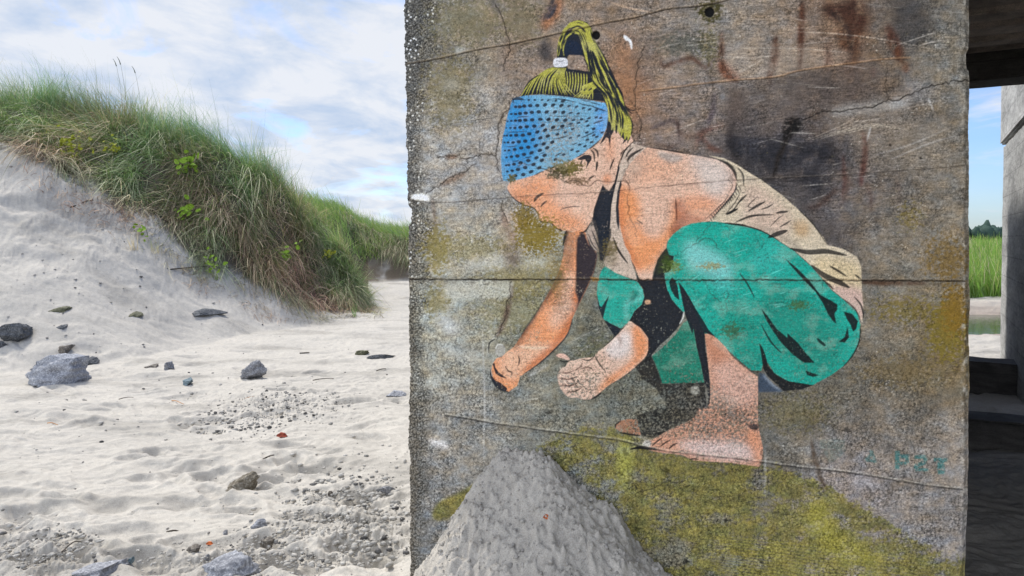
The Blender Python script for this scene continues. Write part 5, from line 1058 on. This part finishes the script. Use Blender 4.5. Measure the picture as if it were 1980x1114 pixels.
rock(436, 1040, 14, 12, R_grey, 'tiny grey pebble on smooth sand above the bluish rocks', 24)
rock(745, 960, 46, 14, R_grey, 'thin grey stone in the churned sand beside the pier', 25, 0.4)
rock(640, 962, 14, 14, R_brown, 'tiny round brown pebble left of the churned sand', 26)
rock(470, 950, 74, 34, R_crust, 'broken brown crust of damp sand sticking out of the beach', 27, 0.7, 0.35, cat='sand crust', name='sand_crust')

# clods and crumbs of sand, too many to count
def scatter(n, cx, cy, sx, sy, s0, s1, rgen):
    P_ = []
    for _ in range(n):
        px, py = rgen.normal(cx, sx), rgen.normal(cy, sy)
        if px > 788 and py < 1110 or py > 1150: continue
        P_.append((px, py, s0 + (s1 - s0) * rgen.random() ** 4))
    return P_
rg = np.random.default_rng(5)
pts = scatter(2600, 690, 1005, 80, 52, 0.002, 0.017, rg) + scatter(750, 560, 785, 60, 16, 0.004, 0.017, rg) + scatter(420, 450, 812, 40, 12, 0.004, 0.018, rg) + scatter(800, 80, 1070, 60, 34, 0.002, 0.014, rg) \
    + scatter(500, 400, 1085, 110, 26, 0.002, 0.010, rg) + scatter(800, 560, 1060, 60, 50, 0.002, 0.014, rg) + scatter(260, 300, 720, 260, 90, 0.004, 0.016, rg) + scatter(200, 400, 900, 250, 110, 0.003, 0.010, rg) + scatter(160, 260, 470, 170, 70, 0.005, 0.024, rg) + scatter(60, 90, 560, 100, 60, 0.005, 0.02, rg)
pts = np.array(pts)
T_ = np.array([ray(a, b_) for a, b_, _ in pts]); t = np.full(len(pts), 2.0); hit = np.zeros(len(pts), bool)
for _ in range(1500):
    zq = H(T_[:, 0] * t, T_[:, 1] * t, False) if not hit.all() else None
    if zq is None: break
    hit |= (T_[:, 2] * t < zq); t = np.where(hit, t, t + 0.012)
cx_, cy_ = T_[:, 0] * t, T_[:, 1] * t; cz_ = H(cx_, cy_)
V, Fc, Cc = [], [], []; base_v = 0
ic, fi = ICO1
for i in range(len(pts)):
    s = pts[i, 2]; v = ic * (1 + rg.normal(0, 0.22, (len(ic), 1))) * np.array([s * rg.uniform(0.8, 1.6), s * rg.uniform(0.8, 1.4), s * rg.uniform(0.55, 0.95)])
    a_ = rg.uniform(0, 6.3); v = np.stack([v[:, 0] * math.cos(a_) - v[:, 1] * math.sin(a_), v[:, 0] * math.sin(a_) + v[:, 1] * math.cos(a_), v[:, 2]], 1)
    V.append(v + [cx_[i], cy_[i], cz_[i] + s * 0.25]); Fc.append(fi + base_v); base_v += len(ic)
    c_ = np.array([0.40, 0.38, 0.345]) * rg.uniform(0.6, 1.1) if (rg.random() < 0.8 or pts[i, 1] > 860 and rg.random() < 0.7) else np.array([0.11, 0.105, 0.10]) * rg.uniform(0.5, 1.3)
    Cc.append(np.tile(c_, (len(ic), 1)))
o = mesh_np('sand_clods', np.concatenate(V), np.concatenate(Fc), M_sand, np.concatenate(Cc)); tag(o, 'crumbled clods of sand and grit strewn over the beach', 'sand clods', None, 'stuff')
# clods on the heap
V, Fc, Cc = [], [], []; base_v = 0
for i in range(4500):
    a_ = rg.uniform(math.pi * 0.98, math.pi * 2.02); r = 1.15 * rg.random() ** 0.6; hx, hy = r * math.cos(a_), r * math.sin(a_)
    ix = int((hx + 1.45) / 2.9 * (n - 1)); iy = int((hy + 1.45) / 1.8 * 329)
    if not (0 <= ix < n and 0 <= iy < 330): continue
    s = 0.0022 + 0.0055 * rg.random() ** 5
    v = ic * (1 + rg.normal(0, 0.25, (len(ic), 1))) * s * rg.uniform(0.7, 1.4, 3)
    V.append(v + [wx[iy, ix], wy[iy, ix], hz[iy, ix] + s * 0.3]); Fc.append(fi + base_v); base_v += len(ic)
    Cc.append(np.tile(np.array([0.39, 0.365, 0.33]) * rg.uniform(0.7, 1.1), (len(ic), 1)))
o = mesh_np('heap_clods', np.concatenate(V), np.concatenate(Fc), M_sand, np.concatenate(Cc)); tag(o, 'loose crumbs of sand covering the grey heap at the pier foot', 'sand clods', None, 'stuff')

# twigs and leaves
def flatmat(name, c, r=0.85):
    m, nt, b = mat(name, max(r, 0.8), 0.08); tc = nt.nodes.new('ShaderNodeTexCoord'); a = N(nt, 'ShaderNodeTexNoise', Scale=60.0, Detail=4.0); nt.links.new(tc.outputs['Object'], a.inputs['Vector'])
    nt.links.new(mixc(nt, ramp(nt, a.outputs[0], ((0.4, 0), (0.6, 1))), [v * 0.6 for v in c], [v * 1.3 for v in c]), b.inputs['Base Color']); return m
def tube(name, pts, r0, r1, m, parent=None, nseg=6):
    pts = spline3(pts); n_ = len(pts); V = []; 
    for i, p_ in enumerate(pts):
        d_ = Vector(pts[min(i + 1, n_ - 1)]) - Vector(pts[max(i - 1, 0)]); d_.normalize(); u = d_.cross(Vector((0.1, 0.2, 1))).normalized(); w = d_.cross(u)
        r = r0 + (r1 - r0) * i / (n_ - 1)
        for k in range(nseg): a_ = 2 * math.pi * k / nseg; V.append(tuple(Vector(p_) + (u * math.cos(a_) + w * math.sin(a_)) * r))
    Fq = [[i * nseg + k, i * nseg + (k + 1) % nseg, (i + 1) * nseg + (k + 1) % nseg, (i + 1) * nseg + k] for i in range(n_ - 1) for k in range(nseg)]
    Fq += [list(range(nseg))[::-1], list(range((n_ - 1) * nseg, n_ * nseg))]
    return mesh_np(name, np.array(V), Fq, m, None, parent)
def spline3(p, n=4):
    p = np.array(p, float); out = []
    for i in range(len(p) - 1):
        a, b, c, d = p[max(i - 1, 0)], p[i], p[i + 1], p[min(i + 2, len(p) - 1)]
        for t in np.arange(n) / n: out.append(0.5 * (2 * b + (c - a) * t + (2 * a - 5 * b + 4 * c - d) * t * t + (3 * b - a - 3 * c + d) * t ** 3))
    out.append(p[-1]); return np.array(out)
M_tw = flatmat('dry_twig', (0.09, 0.075, 0.06)); M_or = flatmat('orange_straw', (0.42, 0.2, 0.08)); M_red = flatmat('red_leaf', (0.22, 0.05, 0.03)); M_orl = flatmat('orange_leaf', (0.5, 0.13, 0.04))
def twig(p1, p2, m, label, r=0.004, lift=0.01, name='twig', group=None):
    a_, b_ = np.array(ground_hit(*p1)), np.array(ground_hit(*p2)); mid = (a_ + b_) / 2 + [0, 0, lift]
    L = np.linalg.norm(a_ - b_); q1 = a_ * 0.7 + b_ * 0.3 + [0, L * 0.05, lift]; q2 = a_ * 0.3 + b_ * 0.7 + [0, -L * 0.04, lift * 1.3]
    org = a_.copy(); o = tube(name, [a_ - org + [0, 0, r], q1 - org, q2 - org, b_ - org + [0, 0, r]], r, r * 0.6, m); o.location = org; tag(o, label, 'twig', group)
twig((92, 826), (112, 832), M_or, 'short orange straw on the sand at the left'); twig((332, 771), (356, 778), M_or, 'short orange straw between the blue green stone and the grit')
twig((468, 773), (490, 771), M_or, 'orange straw at the edge of the dark grit patch', 0.005)
twig((120, 1092), (160, 1056), M_tw, 'long thin dark twig across the churned sand at the bottom left', 0.004, 0.02)
twig((230, 775), (258, 767), M_tw, 'short dark twig right of the big bluish boulder'); twig((580, 683), (598, 681), M_tw, 'stubby dark twig on the sand left of the greenish stone', 0.010)
twig((728, 717), (746, 714), M_tw, 'thin dark twig below the long thin slab by the pier', 0.006); twig((605, 738), (645, 734), M_tw, 'thin dark twig lying right of the rounded grey stone', 0.006)
twig((322, 1028), (345, 1022), M_tw, 'small dark stick on smooth sand above the bottom grit', 0.006, 0.01); twig((505, 892), (530, 885), M_tw, 'dark stick above the brown sand crust', 0.006)
def leaf(px, py, size, m, label, pos=None, rz=0.3, tilt=0.5):
    if pos is None: pos = ground_hit(px, py)
    nu, nvv = 9, 5; V = []
    for i in range(nu):
        t = i / (nu - 1); w = math.sin(math.pi * min(t * 1.02, 1)) ** 0.7 * 0.34 * (1 + 0.15 * math.sin(i * 2.4))
        for j in range(nvv): q = (j / (nvv - 1) - 0.5) * 2; V.append(((t - 0.5) * size, q * w * size, size * (0.10 * abs(q) + 0.12 * math.sin(t * 3.1))))
    o = mesh_np('fallen_leaf', np.array(V), grid_faces(nu, nvv), m); o.modifiers.new('thick', 'SOLIDIFY').thickness = 0.0012
    o.location = (pos[0], pos[1], pos[2] + size * 0.12); o.rotation_euler = (tilt, 0.1, rz); tag(o, label, 'leaf'); return o
leaf(545, 850, 0.085, M_red, 'dark red fallen leaf on the open sand left of the pier'); leaf(405, 1060, 0.035, M_orl, 'small bright orange leaf near the bottom edge of the sand')
dr = ray(1057, 1003); best = None
for tq in np.arange(1.5, 3.2, 0.004):
    p_ = dr * tq; la = (p_[:2] - hc) @ PA; lb = (p_[:2] - hc) @ PB
    ix = int((la + 1.45) / 2.9 * (n - 1)); iy = int((lb + 1.45) / 1.8 * 329)
    if 0 <= ix < n and 0 <= iy < 330 and p_[2] < hz[iy, ix]: best = p_; break
if best is not None: leaf(0, 0, 0.026, M_orl, 'tiny orange leaf on the grey sand heap at the pier', best, 0.2, 0.7)

# ---------------------------------------------------------------- dune grass
def blades(root, dirx, L, w, bend, c0, c1, rgen, segs=4, droop=None):
    """root (n,3); dirx (n,3) unit lean; returns verts, faces, cols"""
    n_ = len(root); t = np.linspace(0, 1, segs + 1)
    up = np.array([0, 0, 1.0]); side = np.cross(dirx, up) + rgen.normal(0, 0.35, (n_, 3)); side /= np.linalg.norm(side, axis=1, keepdims=True)
    V = np.zeros((n_, segs + 1, 2, 3)); Cc = np.zeros((n_, segs + 1, 2, 3))
    for k, tt in enumerate(t):
        ctr = root + dirx * (L * tt)[:, None] + bend * (L * tt ** 2)[:, None]
        ww = (w * (1 - 0.85 * tt ** 1.5))[:, None]
        V[:, k, 0] = ctr - side * ww; V[:, k, 1] = ctr + side * ww
        Cc[:, k, 0] = Cc[:, k, 1] = c0 + (c1 - c0) * tt
    idx = np.arange(n_)[:, None] * (segs + 1) * 2; k = np.arange(segs)[None, :] * 2; a = (idx + k).ravel()
    Fq = np.stack([a, a + 1, a + 3, a + 2], 1)
    return V.reshape(-1, 3), Fq, Cc.reshape(-1, 3)
class Acc:
    def __init__(s): s.V, s.F, s.C, s.n = [], [], [], 0
    def add(s, V, F_, C_): s.V.append(V); s.F.append(F_ + s.n); s.C.append(C_); s.n += len(V)
    def build(s, name, m): return mesh_np(name, np.concatenate(s.V), np.concatenate(s.F), m, np.concatenate(s.C), None, False)
rg = np.random.default_rng(17)
GREEN = np.array([0.17, 0.27, 0.085]); BLUEG = np.array([0.21, 0.32, 0.19]); STRAW = np.array([0.58, 0.49, 0.31]); BROWN = np.array([0.20, 0.145, 0.095]); YEL = np.array([0.36, 0.42, 0.11])
def pick(n_, opts, probs):
    k = rg.choice(len(opts), n_, p=probs); return np.array(opts)[k] * rg.uniform(0.65, 1.35, (n_, 1))
def dune_roots(n_, px0, px1, v0, v1, pw=1.0):
    """v: 0 at the grass line, 1 at the crest, above 1 behind it"""
    a = np.array([th(q) for q in rg.uniform(px0, px1, n_)]); K_, Z_ = knots(a); v = v0 + (v1 - v0) * rg.random(n_) ** pw
    r = np.where(v <= 1, K_[:, 1] + (K_[:, 2] - K_[:, 1]) * v, K_[:, 2] + (K_[:, 3] - K_[:, 2]) * (v - 1))
    x, y = r * np.sin(a), r * np.cos(a); r2 = r - fbm(x * 0.45, y * 0.45, 3, 91) * 0.35; x, y = r2 * np.sin(a), r2 * np.cos(a)
    return x, y, v, a
G = Acc()
def grass(n_, px0, px1, v0, v1, Lr, wd, lean, bend, opts0, p0, opts1, p1, clump=0.0, pw=1.0, keep=None, spread=0.35):
    x, y, v, a = dune_roots(n_, px0, px1, v0, v1, pw)
    if clump:
        cn = fbm(x * 2.2, y * 2.2, 3, 501); m_ = cn > rg.uniform(-0.5, clump, len(x)); x, y, v, a = x[m_], y[m_], v[m_], a[m_]
    n_ = len(x); z = H(x, y) - 0.02
    big = fbm(x * 0.9, y * 0.9, 2, 511)[:, None]
    tf = fbm(x * 3.1, y * 3.1, 2, 521)[:, None]; d_ = np.array(lean)[None] + rg.normal(0, spread, (n_, 3)) + big * np.array([0.8, 0, 0.1]) + tf * np.array([0.9, 0.0, -0.2]); d_[:, 2] = np.where(d_[:, 2] < 0.05, 0.05, d_[:, 2]); d_ /= np.linalg.norm(d_, axis=1, keepdims=True)
    b_ = np.array(bend)[None] + rg.normal(0, 0.22, (n_, 3)) + big * np.array([0.4, 0, 0])
    L = 0.88 * rg.uniform(Lr[0], Lr[1], n_) * (1 + 0.25 * fbm(x * 1.1, y * 1.1, 2, 515))
    cv = (1 + 0.45 * fbm(x * 1.9, y * 1.9, 3, 531))[:, None] * (1 + fbm(x * 0.8, y * 0.8, 2, 533)[:, None] * np.array([-0.25, 0.15, 0.0]))
    L = L * (1 + 0.4 * tf[:, 0])
    G.add(*blades(np.stack([x, y, z], 1), d_, L, rg.uniform(0.6, 1.3, n_) * wd, b_, pick(n_, opts0, p0) * cv, pick(n_, opts1, p1) * cv, rg))
# upright crest grass leaning left in the wind
grass(19000, -80, 590, 0.62, 1.5, (0.35, 0.85), 0.0045, (-0.28, 0, 1), (-0.25, 0, -0.05), [GREEN, BROWN, STRAW], [0.65, 0.2, 0.15], [BLUEG, GREEN, YEL, STRAW], [0.4, 0.25, 0.15, 0.2], 0.5)
grass(6000, -80, 590, 0.9, 1.4, (0.7, 1.15), 0.0035, (-0.3, 0, 1), (-0.35, 0, -0.1), [GREEN], [1.0], [BLUEG, GREEN, STRAW], [0.6, 0.25, 0.15])
grass(7000, 560, 712, 0.55, 1.3, (0.3, 0.6), 0.0045, (0.1, -0.3, 1), (-0.1, -0.3, -0.3), [GREEN, BROWN], [0.5, 0.5], [GREEN, YEL, STRAW], [0.5, 0.2, 0.3])
# hanging, tangled grass on the face
grass(22000, -60, 712, 0.25, 1.05, (0.3, 0.75), 0.0048, (-0.25, -0.5, 0.8), (-0.15, -0.3, -0.85), [GREEN, YEL, BROWN], [0.55, 0.2, 0.25], [GREEN, YEL, STRAW], [0.5, 0.25, 0.25], 0.5, spread=0.55)
grass(7000, -60, 700, 0.2, 1.0, (0.25, 0.6), 0.005, (0.1, -0.5, 0.9), (-0.3, -0.2, -0.5), [GREEN], [1], [YEL, GREEN], [0.5, 0.5], 0.1, spread=0.5)
grass(17000, -60, 718, 0.0, 0.6, (0.25, 0.65), 0.0046, (0.05, -0.8, 0.45), (-0.1, -0.35, -1.1), [BROWN, STRAW, GREEN], [0.5, 0.35, 0.15], [STRAW, BROWN, GREEN], [0.45, 0.3, 0.25], 0.5, spread=0.6)
grass(9000, 330, 722, 0.0, 0.8, (0.35, 0.8), 0.005, (0.2, -0.7, 0.5), (0.1, -0.3, -1.1), [BROWN, STRAW], [0.6, 0.4], [STRAW, BROWN, GREEN], [0.5, 0.25, 0.25], 0.5, spread=0.55)
grass(3500, 60, 700, 0.1, 1.0, (0.5, 0.9), 0.006, (-0.2, -0.6, 0.8), (-0.3, -0.4, -1.0), [STRAW], [1], [STRAW * 1.35], [1], 0.4)
# sparse roots and stalks spilling on to the sand
grass(4500, 40, 742, -0.4, 0.1, (0.15, 0.45), 0.004, (0.1, -0.8, 0.3), (0, -0.2, -0.4), [BROWN, STRAW], [0.7, 0.3], [BROWN, STRAW], [0.5, 0.5], 0.3, 0.6)
o = G.build('dune_grass', M_blade); tag(o, 'thick green and straw coloured marram grass covering the dune crest and its steep face', 'dune grass', None, 'stuff')
# second dune behind
G = Acc()
n_ = 26000; a = rg.uniform(th(590), th(1050), n_); K_, _z = knots(a); r = K_[:, 3] + 1.2 + rg.random(n_) * 9.0; x, y = r * np.sin(a), r * np.cos(a); z = H(x, y) - 0.02
d_ = np.array([-0.25, 0, 1]) + rg.normal(0, 0.3, (n_, 3)); d_ /= np.linalg.norm(d_, axis=1, keepdims=True)
YG2 = np.array([0.24, 0.38, 0.08])
G.add(*blades(np.stack([x, y, z], 1), d_, rg.uniform(0.3, 0.75, n_), rg.uniform(0.6, 1.3, n_) * 0.008, np.array([-0.25, 0, -0.2]) + rg.normal(0, 0.2, (n_, 3)), pick(n_, [YG2, GREEN], [0.7, 0.3]), pick(n_, [YG2, YEL, STRAW, BLUEG], [0.45, 0.25, 0.1, 0.2]), rg, 3))
n_ = 10000; a = rg.uniform(th(660), th(1050), n_); K_, _z = knots(a); r = K_[:, 4] + rg.uniform(-1.0, 0.2, n_); x, y = r * np.sin(a), r * np.cos(a); z = H(x, y)
d_ = np.array([0, -0.6, 0.6]) + rg.normal(0, 0.3, (n_, 3)); d_ /= np.linalg.norm(d_, axis=1, keepdims=True)
G.add(*blades(np.stack([x, y, z], 1), d_, rg.uniform(0.3, 0.6, n_), rg.uniform(0.6, 1.2, n_) * 0.008, np.array([0, -0.3, -1.1]) + rg.normal(0, 0.2, (n_, 3)), pick(n_, [BROWN, STRAW], [0.6, 0.4]), pick(n_, [STRAW, GREEN], [0.5, 0.5]), rg, 3))
o = G.build('dune_grass', M_blade); tag(o, 'bright green grass on the second dune, between the near dune and the pier', 'dune grass', None, 'stuff')
# reeds and meadow across the river
G = Acc()
n_ = 26000; a = rg.uniform(th(1700), th(2250), n_); d0 = 19.5 + 60 * rg.random(n_) ** 1.8; x, y = d0 * np.tan(a), d0; z = H(x, y)
d_ = np.array([-0.1, 0, 1]) + rg.normal(0, 0.22, (n_, 3)); d_ /= np.linalg.norm(d_, axis=1, keepdims=True)
RG = np.array([0.2, 0.36, 0.06])
G.add(*blades(np.stack([x, y, z], 1), d_, rg.uniform(0.5, 0.95, n_), (0.010 + 0.0004 * d0) * rg.uniform(0.6, 1.3, n_), rg.normal(0, 0.2, (n_, 3)), pick(n_, [RG, GREEN], [0.6, 0.4]), pick(n_, [RG, YEL, STRAW], [0.6, 0.3, 0.1]), rg, 3))
o = G.build('meadow_grass', M_blade); tag(o, 'tall green meadow grass on the far river bank, seen under the bridge', 'meadow grass', None, 'stuff')
# far wood
V, Fq, base_v = [], [], 0
for i in range(420):
    a = rg.uniform(th(1500), th(2500)); d0 = rg.uniform(330, 380); x, y = d0 * math.tan(a), d0; hgt_ = rg.uniform(4.0, 7.0) * (1.0 if rg.random() < .8 else 1.25); w = hgt_ * rg.uniform(0.25, 0.5)
    co = ICO2[0] * (1 + 0.35 * rg.normal(0, 1, (len(ICO2[0]), 1)) * 0.6); co = co * np.array([w, w, hgt_ / 2]); co[:, :2] *= (1 - 0.55 * (co[:, 2:] / hgt_ + 0.5)).clip(0.15, 1) * 1.6; co += [x, y, -1.0 + hgt_ / 2]
    V.append(co); Fq.append(ICO2[1] + base_v); base_v += len(co)
Mf = flatmat('far_wood', (0.045, 0.075, 0.06)); o = mesh_np('far_wood', np.concatenate(V), np.concatenate(Fq), Mf, None, None, False); tag(o, 'dark blue green wood on the horizon, seen under the bridge', 'wood', None, 'stuff')

# ---------------------------------------------------------------- single plants
def leafcol(n_, c): return np.tile(np.array(c), (n_, 1))
def plant_mat(c):
    m = flatmat('leaf_green', c, 0.5); return m
M_lg = flatmat('lime_leaves', (0.19, 0.30, 0.035), 0.5); M_yg = flatmat('yellow_green_leaves', (0.26, 0.27, 0.03), 0.5); M_st = flatmat('plant_stem', (0.08, 0.11, 0.03))
def dune_point(px, py):
    d = ray(px, py); t = np.arange(6.0, 30, 0.01); z = H(d[0] * t, d[1] * t, False); i = int(np.argmax(d[2] * t < z)); return d * t[i]
def leafy(px, py, size, nl, m, label, lr=0.05):
    p_ = dune_point(px, py); e = empty('leafy_plant', (p_[0], p_[1] - 0.30, p_[2] + 0.02)); tag(e, label, 'plant', 'leafy plants in the dune grass')
    V, Fq, nb = [], [], 0
    for i in range(nl):
        c = rg.normal(0, 1, 3) * np.array([size * 0.45, 0.06, size * 0.35]) + [0, -0.06, size * 0.35]; nrm = rg.normal(0, 0.5, 3) + [0, -0.8, 0.7]; nrm /= np.linalg.norm(nrm); u = np.cross(nrm, rg.normal(0, 1, 3)); u /= np.linalg.norm(u); w = np.cross(nrm, u); s = lr * rg.uniform(0.6, 1.2)
        k = np.arange(8) * math.pi / 4; rim = c + s * (np.cos(k)[:, None] * u * 1.25 + np.sin(k)[:, None] * w * 0.9) + nrm * s * 0.2; V.append(np.vstack([[c], rim])); Fq += [[nb, nb + 1 + q, nb + 1 + (q + 1) % 8] for q in range(8)]; nb += 9
    mesh_np('leaves', np.concatenate(V), Fq, m, None, e)
    tube('stem', [(0, 0.05, -0.05), (0.01, 0, size * 0.2), (0, -0.02, size * 0.5)], 0.006, 0.003, M_st, e)
leafy(380, 330, 0.30, 26, M_lg, 'bright green round-leaved plant in the middle of the dune face', 0.055)
leafy(158, 300, 0.34, 60, M_yg, 'yellow green low shrub at the left foot of the grass', 0.035)
leafy(300, 455, 0.16, 14, M_lg, 'small green seedling on bare sand below the grass edge', 0.03)
leafy(425, 520, 0.24, 24, M_lg, 'green seedling next to a dark root on the sand slope', 0.03)
leafy(565, 505, 0.30, 26, M_lg, 'light green plant in the hanging grass near the dune foot', 0.04)
leafy(378, 420, 0.26, 24, M_lg, 'green plant at the grass edge below the round-leaved one', 0.04)
leafy(640, 500, 0.20, 20, M_yg, 'yellowish plant in the dry grass near the right end of the dune', 0.035)
leafy(235, 300, 0.26, 26, M_yg, 'yellow green plant in the left part of the dune face', 0.03)
def tuft(px, py, n_, L, c0, c1, label, lean=(-0.1, 0, 1)):
    p_ = ground_hit(px, py); root = rg.normal(0, 0.04, (n_, 3)) * [1, 1, 0]
    d_ = np.array(lean) + rg.normal(0, 0.22, (n_, 3)); d_ /= np.linalg.norm(d_, axis=1, keepdims=True)
    V, Fq, Cc = blades(root, d_, rg.uniform(0.5, 1, n_) * L, np.full(n_, 0.004), rg.normal(0, 0.12, (n_, 3)) - [0, 0, 0.1], pick(n_, [c0], [1]), pick(n_, [c1], [1]), rg)
    o = mesh_np('grass_tuft', V, Fq, M_blade, Cc, None, False); o.location = p_; tag(o, label, 'grass tuft', 'single grass tufts on the sand')
tuft(683, 612, 22, 0.45, GREEN * 1.2, GREEN, 'lone green grass tuft standing on sand at the right end of the dune')
tuft(258, 488, 26, 0.38, STRAW, STRAW, 'thin straw coloured tuft on the slope below the grass, left one'); tuft(302, 492, 24, 0.36, STRAW, GREEN, 'thin tuft with greener tips on the slope, right of the straw one')
tuft(418, 540, 22, 0.25, GREEN, YEL, 'short green tuft beside the dark root on the slope')
# seed heads standing above the crest
M_seed = flatmat('seed_head', (0.12, 0.13, 0.09))
def seedhead(px, py, label, hgt_=0.5):
    a = th(px); K_, Z_ = knots(np.array([a])); r = K_[0, 2] + 0.1; x, y = r * math.sin(a), r * math.cos(a); ztop_ = (HORIZON - py) / F * y; z0 = float(H(np.array([x]), np.array([y]))[0]); h_ = ztop_ - z0
    e = empty('grass_stalk', (x, y, z0)); tag(e, label, 'grass stalk', 'seed heads above the dune crest')
    tube('stem', [(0.15, 0, 0), (0.10, 0, h_ * 0.5), (0.02, 0, h_ * 0.9)], 0.003, 0.002, M_st, e); tube('seed_head', [(0.02, 0, h_ * 0.88), (-0.01, 0, h_ * 0.95), (-0.05, 0, h_)], 0.011, 0.003, M_seed, e)
seedhead(228, 116, 'leftmost of the three tall seed heads above the crest'); seedhead(236, 112, 'middle one of the three seed heads, reaching highest'); seedhead(264, 130, 'rightmost and lowest of the three tall seed heads')
# dark root on the slope
twig((330, 522), (445, 520), M_tw, 'dark root lying across the sand slope below the grass', 0.011, 0.03, 'dead_root'); twig((136, 402), (180, 396), M_tw, 'dark root end high on the left sand slope', 0.012, 0.02, 'dead_root')
